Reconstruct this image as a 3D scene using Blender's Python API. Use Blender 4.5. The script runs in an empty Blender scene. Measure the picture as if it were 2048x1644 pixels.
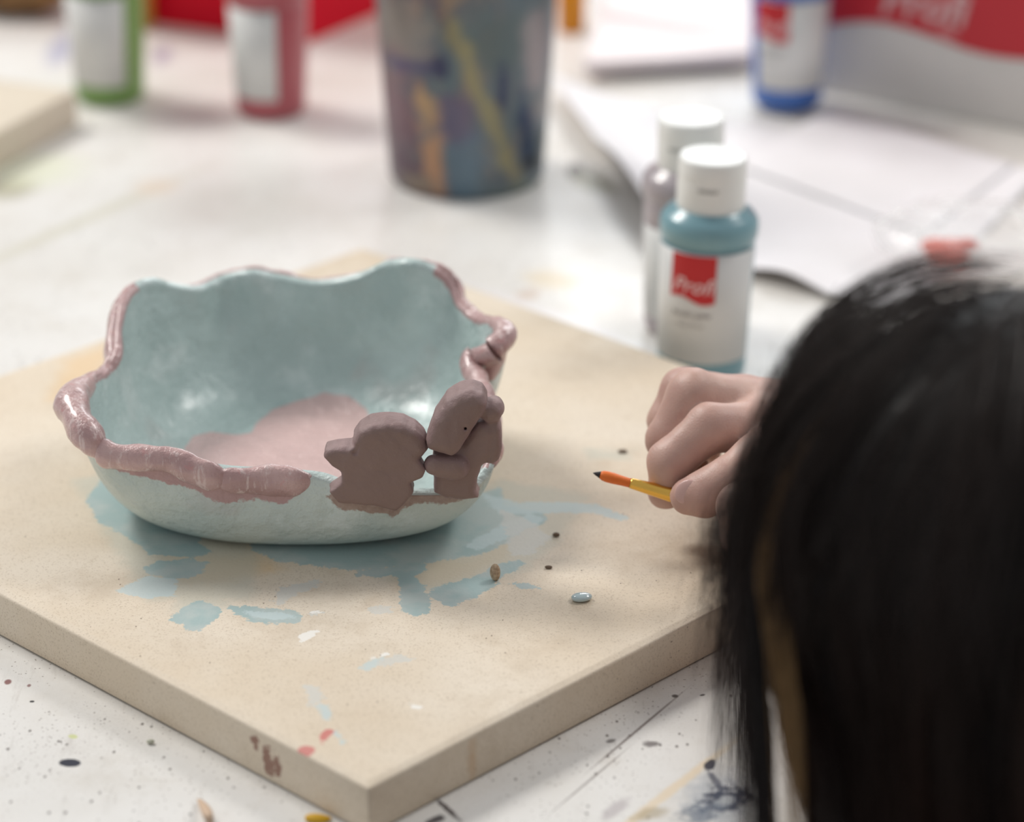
import bpy, bmesh, math, random
import numpy as np
import openvdb as vdb
from mathutils import Vector, Matrix

rng = np.random.default_rng(7)
random.seed(7)
scene = bpy.context.scene
COL = scene.collection

# ---------------------------------------------------------------- camera, world, lights, exposure
Z0 = 0.75                    # table top
HC = 0.475                   # camera above the table
FPX = 6000.0
PITCH = math.radians(24)
CAM = np.array([0.0, 0.0, Z0 + HC])
CP, SP = math.cos(PITCH), math.sin(PITCH)

cam_d = bpy.data.cameras.new('camera')
cam = bpy.data.objects.new('camera', cam_d)
COL.objects.link(cam)
cam.location = CAM
cam.rotation_euler = (math.pi / 2 - PITCH, 0, 0)
cam_d.sensor_width = 36
cam_d.lens = 36 * FPX / 2048
cam_d.clip_start = 0.05
cam_d.dof.use_dof = True
cam_d.dof.focus_distance = 0.985
cam_d.dof.aperture_fstop = 5.6
cam_d.dof.aperture_blades = 9
scene.camera = cam

w = bpy.data.worlds.new('world')
scene.world = w
w.use_nodes = True
w.node_tree.nodes['Background'].inputs[0].default_value = (0.95, 0.97, 1.0, 1)
w.node_tree.nodes['Background'].inputs[1].default_value = 0.40


def area(name, loc, target, size, size_y, power, color):
    l = bpy.data.lights.new(name, 'AREA')
    l.shape = 'RECTANGLE'
    l.size, l.size_y, l.energy, l.color = size, size_y, power, color
    o = bpy.data.objects.new(name, l)
    COL.objects.link(o)
    o.location = loc
    d = Vector(target) - Vector(loc)
    o.rotation_euler = d.to_track_quat('-Z', 'Y').to_euler()
    return o


area('ceiling_lamp_left', (-1.5, 2.3, 2.75), (-0.05, 1.1, Z0), 0.9, 0.6, 44, (1.0, 0.97, 0.93))
area('ceiling_lamp_right', (1.5, 2.0, 2.75), (0.0, 1.1, Z0), 0.8, 0.5, 17, (1.0, 0.97, 0.94))
area('added_gloss_light', (0.5, 3.9, 1.95), (0.0, 1.1, Z0), 1.3, 0.7, 13, (0.93, 0.97, 1.0))  # unseen light, added to bring glints to the bowl and table gloss
scene.view_settings.view_transform = 'Standard'
scene.view_settings.look = 'None'
scene.view_settings.gamma = 1
scene.view_settings.exposure = 0.24
scene.view_settings.use_curve_mapping = False


# ---------------------------------------------------------------- helpers
def ray(px, py):
    x = (px - 1024) / FPX
    y = -(py - 822) / FPX
    return np.array([x, CP + y * SP, -SP + y * CP])


def U(px, py, z=0.0):
    """photo point on the horizontal plane z above the table"""
    d = ray(px, py)
    return CAM + d * ((Z0 + z - CAM[2]) / d[2])


def UD(px, py, depth):
    return CAM + ray(px, py) * depth


def UY(px, py, yp):
    d = ray(px, py)
    return CAM + d * (yp / d[1])


def srgb(r, g, b):
    def f(c):
        c /= 255.0
        return c / 12.92 if c <= 0.04045 else ((c + 0.055) / 1.055) ** 2.4
    return (f(r), f(g), f(b), 1.0)


def setp(o, **kw):
    for k, v in kw.items():
        if v is not None:
            o[k] = v
    return o


def tag(o, label, cat, group=None, kind=None):
    o['label'] = label
    o['category'] = cat
    if group:
        o['group'] = group
    if kind:
        o['kind'] = kind
    return o


def empty(name, loc, label, cat, group=None):
    o = bpy.data.objects.new(name, None)
    COL.objects.link(o)
    o.location = loc
    o.empty_display_size = 0.02
    return tag(o, label, cat, group)


def link(name, me, mats, parent=None, smooth=True):
    o = bpy.data.objects.new(name, me)
    COL.objects.link(o)
    if not isinstance(mats, (list, tuple)):
        mats = [mats]
    for m in mats:
        me.materials.append(m)
    if smooth:
        me.polygons.foreach_set('use_smooth', [True] * len(me.polygons))
    if parent is not None:
        o.parent = parent
        o.matrix_parent_inverse = Matrix.Translation(-Vector(parent.location)) if parent.type == 'EMPTY' and tuple(parent.rotation_euler) == (0, 0, 0) else Matrix()
        if o.matrix_parent_inverse != Matrix():
            # bake the offset so the child keeps clean local coordinates
            off = -Vector(parent.location)
            o.matrix_parent_inverse = Matrix()
            me.transform(Matrix.Translation(off))
    return o


def pydata(v, f):
    me = bpy.data.meshes.new('m')
    me.from_pydata([tuple(map(float, p)) for p in v], [], f)
    me.update()
    return me


def fast_mesh(v, quads=None, tris=None):
    me = bpy.data.meshes.new('m')
    v = np.asarray(v, np.float32)
    nq = 0 if quads is None else len(quads)
    nt = 0 if tris is None else len(tris)
    me.vertices.add(len(v))
    me.vertices.foreach_set('co', v.ravel())
    loops = []
    if nq:
        loops.append(np.asarray(quads, np.int32).ravel())
    if nt:
        loops.append(np.asarray(tris, np.int32).ravel())
    loops = np.concatenate(loops)
    me.loops.add(len(loops))
    me.loops.foreach_set('vertex_index', loops)
    me.polygons.add(nq + nt)
    st = np.concatenate([np.arange(nq) * 4, nq * 4 + np.arange(nt) * 3]).astype(np.int32)
    me.polygons.foreach_set('loop_start', st)
    me.update(calc_edges=True)
    me.validate()
    return me


def grid_faces(nu, nv, closed_u=True):
    """vertices indexed [u*nv+v]"""
    f = []
    for u in range(nu if closed_u else nu - 1):
        a = u * nv
        b = ((u + 1) % nu) * nv
        for k in range(nv - 1):
            f.append((a + k, b + k, b + k + 1, a + k + 1))
    return f


def lathe(profile, n=48, cap=True, center=(0, 0)):
    """profile: list of (r,z); returns mesh"""
    v, f = [], []
    m = len(profile)
    for i in range(n):
        a = 2 * math.pi * i / n
        for r, z in profile:
            v.append((center[0] + r * math.cos(a), center[1] + r * math.sin(a), z))
    f = grid_faces(n, m)
    if cap:
        if profile[0][0] > 1e-6:
            f.append([i * m for i in range(n)][::-1])
        if profile[-1][0] > 1e-6:
            f.append([i * m + m - 1 for i in range(n)])
    me = pydata(v, f)
    bm = bmesh.new()
    bm.from_mesh(me)
    bmesh.ops.remove_doubles(bm, verts=bm.verts, dist=1e-6)
    bmesh.ops.recalc_face_normals(bm, faces=bm.faces)
    bm.to_mesh(me)
    bm.free()
    return me


def tube(pts, rad, n=12, squash=None):
    """open tube along points with per-point radius"""
    pts = [Vector(p) for p in pts]
    v, f = [], []
    up = Vector((0, 0, 1))
    for i, p in enumerate(pts):
        t = (pts[min(i + 1, len(pts) - 1)] - pts[max(i - 1, 0)]).normalized()
        s = t.cross(up)
        if s.length < 1e-3:
            s = Vector((1, 0, 0))
        s.normalize()
        q = s.cross(t).normalized()
        r = rad[i] if hasattr(rad, '__len__') else rad
        for k in range(n):
            a = 2 * math.pi * k / n
            v.append(p + (s * math.cos(a) + q * math.sin(a)) * r)
    m = len(pts)
    for i in range(m - 1):
        for k in range(n):
            k2 = (k + 1) % n
            f.append((i * n + k, i * n + k2, (i + 1) * n + k2, (i + 1) * n + k))
    f.append(list(range(n))[::-1])
    f.append([(m - 1) * n + k for k in range(n)])
    me = pydata(v, f)
    bm = bmesh.new(); bm.from_mesh(me)
    bmesh.ops.recalc_face_normals(bm, faces=bm.faces)
    bm.to_mesh(me); bm.free()
    return me


def box_mesh(corners_xy, z0, z1, bev=0.0, seg=2):
    n = len(corners_xy)
    v = [(x, y, z0) for x, y in corners_xy] + [(x, y, z1) for x, y in corners_xy]
    f = [list(range(n))[::-1], list(range(n, 2 * n))]
    for i in range(n):
        j = (i + 1) % n
        f.append((i, j, n + j, n + i))
    me = pydata(v, f)
    bm = bmesh.new(); bm.from_mesh(me)
    bmesh.ops.recalc_face_normals(bm, faces=bm.faces)
    if bev:
        bmesh.ops.bevel(bm, geom=list(bm.edges), offset=bev, segments=seg, profile=0.6, affect='EDGES')
    bm.to_mesh(me); bm.free()
    return me


def merge_meshes(parts):
    """parts: list of (mesh, material index)"""
    bm = bmesh.new()
    for me, mi in parts:
        n0 = len(bm.faces)
        bm.from_mesh(me)
        bm.faces.ensure_lookup_table()
        for k in range(n0, len(bm.faces)):
            bm.faces[k].material_index = mi
    out = bpy.data.meshes.new('m')
    bm.to_mesh(out)
    bm.free()
    return out


def vnoise(p, scale, seed=0):
    """cheap smooth noise in [-1,1] from summed sines, p (...,3)"""
    r = np.random.default_rng(seed)
    out = 0
    for k in range(7):
        d = r.normal(size=3)
        d /= np.linalg.norm(d)
        out = out + np.sin((p @ d) * scale * r.uniform(0.6, 1.8) + r.uniform(0, 6.28))
    return out / 3.5


# ---- signed distance modelling
def grid_points(lo, hi, vox):
    lo = np.array(lo); hi = np.array(hi)
    n = np.ceil((hi - lo) / vox).astype(int) + 1
    ax = [lo[i] + vox * np.arange(n[i]) for i in range(3)]
    g = np.stack(np.meshgrid(*ax, indexing='ij'), -1).astype(np.float32)
    return g, lo


def cone(p, a, b, ra, rb):
    a = np.asarray(a, np.float32); b = np.asarray(b, np.float32)
    ba = b - a
    h = np.clip(((p - a) @ ba) / max(float(ba @ ba), 1e-12), 0, 1)
    q = p - a - h[..., None] * ba
    return np.sqrt((q * q).sum(-1)) - (ra + (rb - ra) * h)


def ellip(p, c, r, R=None):
    q = p - np.asarray(c, np.float32)
    if R is not None:
        q = q @ np.asarray(R, np.float32)
    r = np.asarray(r, np.float32)
    k0 = np.sqrt(((q / r) ** 2).sum(-1))
    k1 = np.sqrt(((q / (r * r)) ** 2).sum(-1)) + 1e-9
    return k0 * (k0 - 1) / k1


def smin(a, b, k):
    h = np.clip(0.5 + 0.5 * (b - a) / k, 0, 1)
    return b + (a - b) * h - k * h * (1 - h)


def smax(a, b, k):
    return -smin(-a, -b, k)


def poly_sdf(x, y, poly):
    """signed distance to a closed polygon, negative inside"""
    poly = np.asarray(poly, float)
    d = np.full(x.shape, 1e9)
    inside = np.zeros(x.shape, bool)
    n = len(poly)
    for i in range(n):
        x0, y0 = poly[i]
        x1, y1 = poly[(i + 1) % n]
        ex, ey = x1 - x0, y1 - y0
        wx, wy = x - x0, y - y0
        h = np.clip((wx * ex + wy * ey) / (ex * ex + ey * ey + 1e-18), 0, 1)
        d = np.minimum(d, (wx - ex * h) ** 2 + (wy - ey * h) ** 2)
        c = ((y0 > y) != (y1 > y)) & (x < (x1 - x0) * (y - y0) / (y1 - y0 + 1e-18) + x0)
        inside ^= c
    d = np.sqrt(d)
    return np.where(inside, -d, d)


def iso(field, lo, vox):
    field = np.ascontiguousarray(field, dtype=np.float32)
    g = vdb.FloatGrid(float(field.max()) + 1)
    g.copyFromArray(field)
    pts, tris, quads = g.convertToPolygons(isovalue=0.0, adaptivity=0.0)
    v = pts * vox + lo
    me = fast_mesh(v, quads if len(quads) else None, tris if len(tris) else None)
    bm = bmesh.new(); bm.from_mesh(me)
    bmesh.ops.recalc_face_normals(bm, faces=bm.faces)
    bm.to_mesh(me); bm.free()
    return me


def relax(me, n=2, f=0.5):
    bm = bmesh.new(); bm.from_mesh(me)
    for _ in range(n):
        bmesh.ops.smooth_vert(bm, verts=bm.verts, factor=f, use_axis_x=True, use_axis_y=True, use_axis_z=True)
    bm.to_mesh(me); bm.free()
    return me


def catmull(P, n, closed=True):
    P = np.asarray(P, float)
    m = len(P)
    out = []
    for i in range(n):
        t = i / n * m if closed else i / (n - 1) * (m - 1)
        k = int(math.floor(t)); u = t - k
        if closed:
            p0, p1, p2, p3 = P[(k - 1) % m], P[k % m], P[(k + 1) % m], P[(k + 2) % m]
        else:
            k = min(k, m - 2); u = t - k
            p0, p1, p2, p3 = P[max(k - 1, 0)], P[k], P[k + 1], P[min(k + 2, m - 1)]
        out.append(0.5 * ((2 * p1) + (-p0 + p2) * u + (2 * p0 - 5 * p1 + 4 * p2 - p3) * u * u + (-p0 + 3 * p1 - 3 * p2 + p3) * u ** 3))
    return np.array(out)


# ---------------------------------------------------------------- material helpers
class NT:
    def __init__(self, name):
        self.m = bpy.data.materials.new(name)
        self.m.use_nodes = True
        self.t = self.m.node_tree
        self.b = self.t.nodes['Principled BSDF']
        self.co = None

    def n(self, kind, **kw):
        nd = self.t.nodes.new(kind)
        for k, v in kw.items():
            setattr(nd, k, v)
        return nd

    def l(self, a, b):
        self.t.links.new(a, b)

    def coords(self):
        if self.co is None:
            self.co = self.n('ShaderNodeNewGeometry').outputs['Position']
        return self.co

    def math(self, op, a, b=None, c=None, clamp=False):
        nd = self.n('ShaderNodeMath', operation=op, use_clamp=clamp)
        for i, x in enumerate((a, b, c)):
            if x is None:
                continue
            if isinstance(x, (int, float)):
                nd.inputs[i].default_value = x
            else:
                self.l(x, nd.inputs[i])
        return nd.outputs[0]

    def noise(self, scale, detail=3, rough=0.55, vec=None, dist=0.0):
        nd = self.n('ShaderNodeTexNoise')
        nd.inputs['Scale'].default_value = scale
        nd.inputs['Detail'].default_value = detail
        nd.inputs['Roughness'].default_value = rough
        nd.inputs['Distortion'].default_value = dist
        self.l(vec or self.coords(), nd.inputs['Vector'])
        return nd.outputs['Fac']

    def scaled(self, sx, sy, sz, rot=0):
        nd = self.n('ShaderNodeMapping')
        nd.inputs['Scale'].default_value = (sx, sy, sz)
        nd.inputs['Rotation'].default_value = (0, 0, rot)
        self.l(self.coords(), nd.inputs['Vector'])
        return nd.outputs[0]

    def step(self, x, lo, hi):
        nd = self.n('ShaderNodeMapRange')
        nd.interpolation_type = 'SMOOTHSTEP'
        nd.inputs['From Min'].default_value = lo
        nd.inputs['From Max'].default_value = hi
        self.l(x, nd.inputs['Value'])
        return nd.outputs[0]

    def mix(self, fac, a, b):
        nd = self.n('ShaderNodeMix', data_type='RGBA')
        for s, x in ((nd.inputs[0], fac), (nd.inputs[6], a), (nd.inputs[7], b)):
            if isinstance(x, (int, float)):
                s.default_value = x
            elif isinstance(x, tuple):
                s.default_value = x
            else:
                self.l(x, s)
        return nd.outputs[2]

    def bump(self, h, strength=0.3, dist=0.001):
        nd = self.n('ShaderNodeBump')
        nd.inputs['Strength'].default_value = strength
        nd.inputs['Distance'].default_value = dist
        self.l(h, nd.inputs['Height'])
        self.l(nd.outputs[0], self.b.inputs['Normal'])

    def base(self, c):
        if isinstance(c, tuple):
            self.b.inputs['Base Color'].default_value = c
        else:
            self.l(c, self.b.inputs['Base Color'])

    def rough(self, r):
        if isinstance(r, (int, float)):
            self.b.inputs['Roughness'].default_value = r
        else:
            self.l(r, self.b.inputs['Roughness'])

    def attr(self, name):
        nd = self.n('ShaderNodeAttribute', attribute_name=name)
        return nd.outputs['Fac']

    def ellipse(self, cx, cy, rx, ry, ang=0.0, soft=0.25, warp=None, wamp=0.0):
        """mask 1 inside an ellipse lying in the world xy plane"""
        mp = self.n('ShaderNodeMapping')
        mp.vector_type = 'TEXTURE'
        mp.inputs['Location'].default_value = (cx, cy, 0)
        mp.inputs['Rotation'].default_value = (0, 0, ang)
        mp.inputs['Scale'].default_value = (rx, ry, 1e6)
        self.l(self.coords(), mp.inputs['Vector'])
        ln = self.n('ShaderNodeVectorMath', operation='LENGTH')
        self.l(mp.outputs[0], ln.inputs[0])
        d = ln.outputs['Value']
        if warp is not None:
            d = self.math('MULTIPLY_ADD', warp, wamp, d)
            d = self.math('SUBTRACT', d, wamp * 0.5)
        nd = self.n('ShaderNodeMapRange')
        nd.interpolation_type = 'SMOOTHSTEP'
        nd.inputs['From Min'].default_value = 1 + soft
        nd.inputs['From Max'].default_value = 1 - soft
        self.l(d, nd.inputs['Value'])
        return nd.outputs[0]


def simple(name, col, rough=0.5, col2=None, nscale=60, bump=0.0, bscale=300, metal=0.0, spec=None, coat=0.0, sss=0.0):
    t = NT(name)
    if col2:
        t.base(t.mix(t.step(t.noise(nscale), 0.35, 0.65), col, col2))
    else:
        t.base(t.mix(t.noise(nscale), col, tuple(c * 0.93 for c in col[:3]) + (1,)))
    t.rough(rough)
    t.b.inputs['Metallic'].default_value = metal
    if spec is not None:
        t.b.inputs['Specular IOR Level'].default_value = spec
    t.b.inputs['Coat Weight'].default_value = coat
    if sss:
        t.b.inputs['Subsurface Weight'].default_value = sss
        t.b.inputs['Subsurface Radius'].default_value = (0.004, 0.0015, 0.0008)
        t.b.inputs['Subsurface Scale'].default_value = 1.0
    if bump:
        t.bump(t.noise(bscale, 4), bump, 0.001)
    return t.m


# ================================================================= SETTING: floor
def mat_floor():
    t = NT('floor_vinyl')
    t.base(t.mix(t.noise(6, 5), srgb(150, 146, 140), srgb(120, 117, 112)))
    t.rough(0.5)
    return t.m


fl = link('floor', box_mesh([(-3, -2), (3, -2), (3, 5), (-3, 5)], -0.05, 0.0), mat_floor(), smooth=False)
fl['kind'] = 'structure'


# ================================================================= TABLE
def mat_table():
    t = NT('painted_table_top')
    P = t.coords()
    n1 = t.noise(9, 5, 0.6)
    n2 = t.noise(45, 5, 0.65)
    c = t.mix(t.step(n1, 0.35, 0.7), srgb(230, 228, 224), srgb(218, 214, 207))
    c = t.mix(t.math('MULTIPLY', t.step(n2, 0.5, 0.75), 0.5), c, srgb(206, 200, 190))
    # brushed, worn streaks
    s = t.noise(1, 5, 0.7, vec=t.scaled(260, 45, 1, math.radians(35)))
    c = t.mix(t.math('MULTIPLY', t.step(s, 0.56, 0.72), 0.28), c, srgb(170, 163, 155))
    # dark specks
    vo = t.n('ShaderNodeTexVoronoi')
    vo.inputs['Scale'].default_value = 240
    vo.inputs['Randomness'].default_value = 1
    t.l(t.scaled(1, 0.62, 1, 0.6), vo.inputs['Vector'])
    sp = t.step(vo.outputs['Distance'], 0.16, 0.09)
    gate = t.step(t.noise(55, 2), 0.44, 0.56)
    c = t.mix(t.math('MULTIPLY', sp, t.math('MULTIPLY', gate, 0.85)), c, srgb(96, 88, 84))
    fine = t.noise(1300, 2, 0.6)
    c = t.mix(t.math('MULTIPLY', t.step(fine, 0.55, 0.72), t.math('MULTIPLY', t.step(t.noise(12, 3), .4, .6), 0.4)), c, srgb(160, 150, 142))
    vo2 = t.n('ShaderNodeTexVoronoi')
    vo2.inputs['Scale'].default_value = 520
    t.l(P, vo2.inputs['Vector'])
    sp2 = t.step(vo2.outputs['Distance'], 0.2, 0.1)
    gate2 = t.step(t.noise(30, 3), 0.44, 0.56)
    c = t.mix(t.math('MULTIPLY', sp2, t.math('MULTIPLY', gate2, 0.75)), c, srgb(130, 120, 112))
    warp = t.noise(260, 4, 0.7)
    wsoft = t.noise(40, 3, 0.6)

    def at(px, py, rpx, rpy, ang, col, k=1.0, soft=0.25, wa=0.5, wn=None):
        nonlocal c
        p = U(px, py)
        q = U(px + rpx * math.cos(ang), py + rpx * math.sin(ang))
        q2 = U(px - rpy * math.sin(ang), py + rpy * math.cos(ang))
        rx = float(np.hypot(*(q - p)[:2])); ry = float(np.hypot(*(q2 - p)[:2]))
        a = float(math.atan2((q - p)[1], (q - p)[0]))
        ax = (q - p)[:2] / max(rx, 1e-9)
        perp = abs(float(-ax[1] * (q2 - p)[0] + ax[0] * (q2 - p)[1]))
        m = t.ellipse(float(p[0]), float(p[1]), rx, max(perp, 0.0002), a, soft, wn or warp, wa)
        c = t.mix(t.math('MULTIPLY', m, k), c, col)
    at(140, 1526, 22, 8, 0.08, srgb(38, 42, 58), 1, 0.1, 0.35)
    at(16, 1364, 7, 5, 0, srgb(140, 100, 98), 1, 0.3)
    at(64, 1403, 5, 2, 0, srgb(30, 30, 32), 1, 0.2)
    at(146, 1473, 8, 5, 0.4, srgb(205, 210, 150), 0.9, 0.3)
    at(58, 1371, 4, 3, 0, srgb(150, 120, 118), 1, 0.3)
    # cracks lower right
    at(1150, 1420, 62, 2.6, math.radians(-45), srgb(98, 86, 82), 0.9, 0.5, 0.6)
    at(1275, 1460, 105, 2.4, math.radians(-40), srgb(110, 96, 92), 0.8, 0.5, 0.6)
    at(1180, 1560, 90, 2.2, math.radians(-40), srgb(120, 108, 102), 0.6, 0.5, 0.6)
    # blue black smears at the worn strip
    at(1440, 1600, 70, 60, 0, srgb(176, 180, 184), 0.8, 0.5, 1.4)
    at(1330, 1590, 170, 9, math.radians(-38), srgb(226, 208, 180), 0.85, 0.5, 1.3)
    at(1420, 1530, 10, 12, 0.2, srgb(40, 44, 60), 0.95, 0.2, 1.2)
    at(1450, 1600, 44, 26, -0.5, srgb(46, 56, 78), 0.95, 0.2, 3.4)
    at(1448, 1602, 22, 10, -0.5, srgb(180, 184, 186), 0.9, 0.3, 2.6)
    at(1405, 1625, 40, 20, -0.4, srgb(92, 104, 120), 0.7, 0.4, 2.8)
    at(1430, 1560, 22, 7, 0.9, srgb(86, 90, 104), 0.8, 0.3, 2.0)
    at(1300, 1628, 34, 12, -0.3, srgb(160, 140, 96), 0.6, 0.5, 1.4)
    at(1230, 1618, 30, 12, -0.7, srgb(150, 135, 140), 0.5, 0.5, 1.4)
    at(895, 1618, 34, 5, 0.75, srgb(58, 46, 48), 0.9, 0.4, 1.8)
    at(870, 1640, 20, 7, -0.4, srgb(48, 42, 50), 0.9, 0.3, 1.8)
    at(1303, 1488, 15, 6, 0, srgb(88, 78, 78), 0.8, 0.4, 1.6)
    at(1222, 1482, 5, 7, 0.6, srgb(96, 90, 88), 0.8, 0.4, 0.8)
    at(1350, 1392, 6, 3, 0, srgb(70, 64, 62), 0.9, 0.4, 0.8)
    at(1405, 1390, 5, 2, -0.3, srgb(60, 56, 54), 0.9, 0.4, 0.8)
    # far stains, out of focus in the photo
    at(325, 110, 16, 16, 0, srgb(178, 165, 186), 0.9, 0.6, 0.8, wsoft)
    at(125, 95, 26, 34, 0, srgb(172, 172, 196), 0.8, 0.6, 0.8, wsoft)
    at(20, 375, 50, 22, 0, srgb(160, 156, 128), 0.8, 0.6, 0.9, wsoft)
    at(150, 448, 250, 10, math.radians(-24), srgb(208, 204, 188), 0.75, 0.6, 0.7, wsoft)
    at(60, 340, 90, 35, -0.2, srgb(222, 226, 200), 0.7, 0.6, 0.9, wsoft)
    at(310, 375, 40, 16, 0, srgb(226, 208, 190), 0.6, 0.6, 0.9, wsoft)
    at(1105, 560, 40, 22, 0.4, srgb(222, 206, 176), 0.7, 0.6, 0.9, wsoft)
    at(1055, 590, 20, 14, 0.2, srgb(208, 188, 172), 0.7, 0.6, 0.9, wsoft)
    at(1120, 640, 200, 14, 0.36, srgb(232, 228, 228), 0.8, 0.6, 0.7, wsoft)
    at(1151, 342, 17, 15, 0, srgb(58, 44, 48), 0.97, 0.35, 0.6, wsoft)
    at(1185, 365, 36, 20, 0.6, srgb(150, 148, 112), 0.7, 0.5, 0.9, wsoft)
    t.base(c)
    t.rough(t.math('MULTIPLY_ADD', n2, 0.3, 0.22))
    t.b.inputs['Specular IOR Level'].default_value = 0.5
    t.bump(t.math('ADD', n2, t.math('MULTIPLY', s, 0.6)), 0.25, 0.0006)
    return t.m


TABLE_EDGE = 0.745
tb = empty('table', (0, 1.6, 0), 'large white painted work table with paint specks, cracks and stains', 'table')
link('table_top', box_mesh([(-1.3, TABLE_EDGE), (1.3, TABLE_EDGE), (1.3, 2.6), (-1.3, 2.6)], Z0 - 0.03, Z0, 0.002), mat_table(), tb, smooth=False)
m_leg = simple('table_leg_paint', srgb(190, 188, 182), 0.5)
for sx in (-1.2, 1.2):
    for sy in (TABLE_EDGE + 0.08, 2.5):
        link('leg', box_mesh([(sx - .03, sy - .03), (sx + .03, sy - .03), (sx + .03, sy + .03), (sx - .03, sy + .03)], 0, Z0 - 0.03, 0.003), m_leg, tb, smooth=False)


# ================================================================= BOARD
BT = 0.017
bA = U(737, 1574, BT)[:2]
da = U(0, 1186, BT)[:2] - bA
da /= np.linalg.norm(da)
db = U(1456, 1202, BT)[:2] - bA
db -= da * (da @ db)
db /= np.linalg.norm(db)
LA, LB = 0.324, 0.303


def board_xy(a, b):
    return bA + da * a + db * b


def mat_board():
    t = NT('primed_wood_board')
    grain = t.noise(1, 5, 0.7, vec=t.scaled(120, 420, 300, math.radians(10)))
    n1 = t.noise(14, 4)
    c = t.mix(t.step(n1, 0.3, 0.7), srgb(229, 217, 199), srgb(219, 203, 180))
    c = t.mix(t.math('MULTIPLY', t.step(grain, 0.5, 0.75), 0.16), c, srgb(190, 174, 152))
    fine = t.noise(1500, 2, 0.6)
    c = t.mix(t.math('MULTIPLY', t.step(fine, 0.54, 0.70), 0.42), c, srgb(160, 140, 116))
    c = t.mix(t.math('MULTIPLY', t.step(t.noise(24, 5, 0.65), 0.5, 0.7), 0.5), c, srgb(196, 178, 154))
    vo = t.n('ShaderNodeTexVoronoi')
    vo.inputs['Scale'].default_value = 330
    t.l(t.scaled(1, 0.6, 1, 0.3), vo.inputs['Vector'])
    sp = t.step(vo.outputs['Distance'], 0.12, 0.06)
    gate = t.step(t.noise(60, 2), 0.55, 0.62)
    c = t.mix(t.math('MULTIPLY', sp, t.math('MULTIPLY', gate, 0.8)), c, srgb(112, 92, 76))
    vo2 = t.n('ShaderNodeTexVoronoi')
    vo2.inputs['Scale'].default_value = 700
    t.l(t.coords(), vo2.inputs['Vector'])
    c = t.mix(t.math('MULTIPLY', t.step(vo2.outputs['Distance'], 0.16, 0.08), t.math('MULTIPLY', t.step(t.noise(45, 3), 0.48, 0.6), 0.55)), c, srgb(140, 120, 100))
    rag = t.math('SUBTRACT', t.noise(420, 5, 0.7), 0.5)          # ragged paint edges
    rag2 = t.math('SUBTRACT', t.noise(130, 4, 0.6), 0.5)

    def layer(attr, col, k, soft, amp, amp2=0.0):
        nonlocal c
        d = t.math('MULTIPLY_ADD', rag, amp, t.attr(attr))
        d = t.math('MULTIPLY_ADD', rag2, amp2, d)
        m = t.step(d, soft, -soft)
        c = t.mix(t.math('MULTIPLY', m, k), c, col)
    layer('warm', srgb(226, 190, 140), 0.55, 5.0, 6, 8)
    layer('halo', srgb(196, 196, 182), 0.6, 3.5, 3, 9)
    tone = t.mix(t.step(t.noise(60, 3), 0.4, 0.6), srgb(160, 184, 184), srgb(178, 192, 190))
    layer('teal', tone, 0.93, 0.4, 6.0, 5.0)
    layer('lightblue', t.mix(t.noise(150, 3), srgb(200, 214, 214), srgb(188, 206, 208)), 0.8, 0.6, 6, 4.0)
    layer('pale', srgb(208, 208, 202), 0.75, 0.5, 9.0, 3.0)
    layer('white', srgb(240, 237, 230), 0.95, 0.3, 5.0, 1.5)
    layer('red', srgb(206, 118, 112), 0.9, 0.4, 4.0, 1.0)
    layer('sidebrown', srgb(128, 76, 60), 0.8, 0.35, 6.0, 2.0)
    layer('sideorange', srgb(196, 150, 96), 0.5, 1.5, 3.0, 2.0)
    t.base(c)
    t.rough(0.62)
    t.bump(t.math('ADD', t.math('MULTIPLY', grain, .5), t.noise(900, 3)), 0.25, 0.0004)
    return t.m


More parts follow.
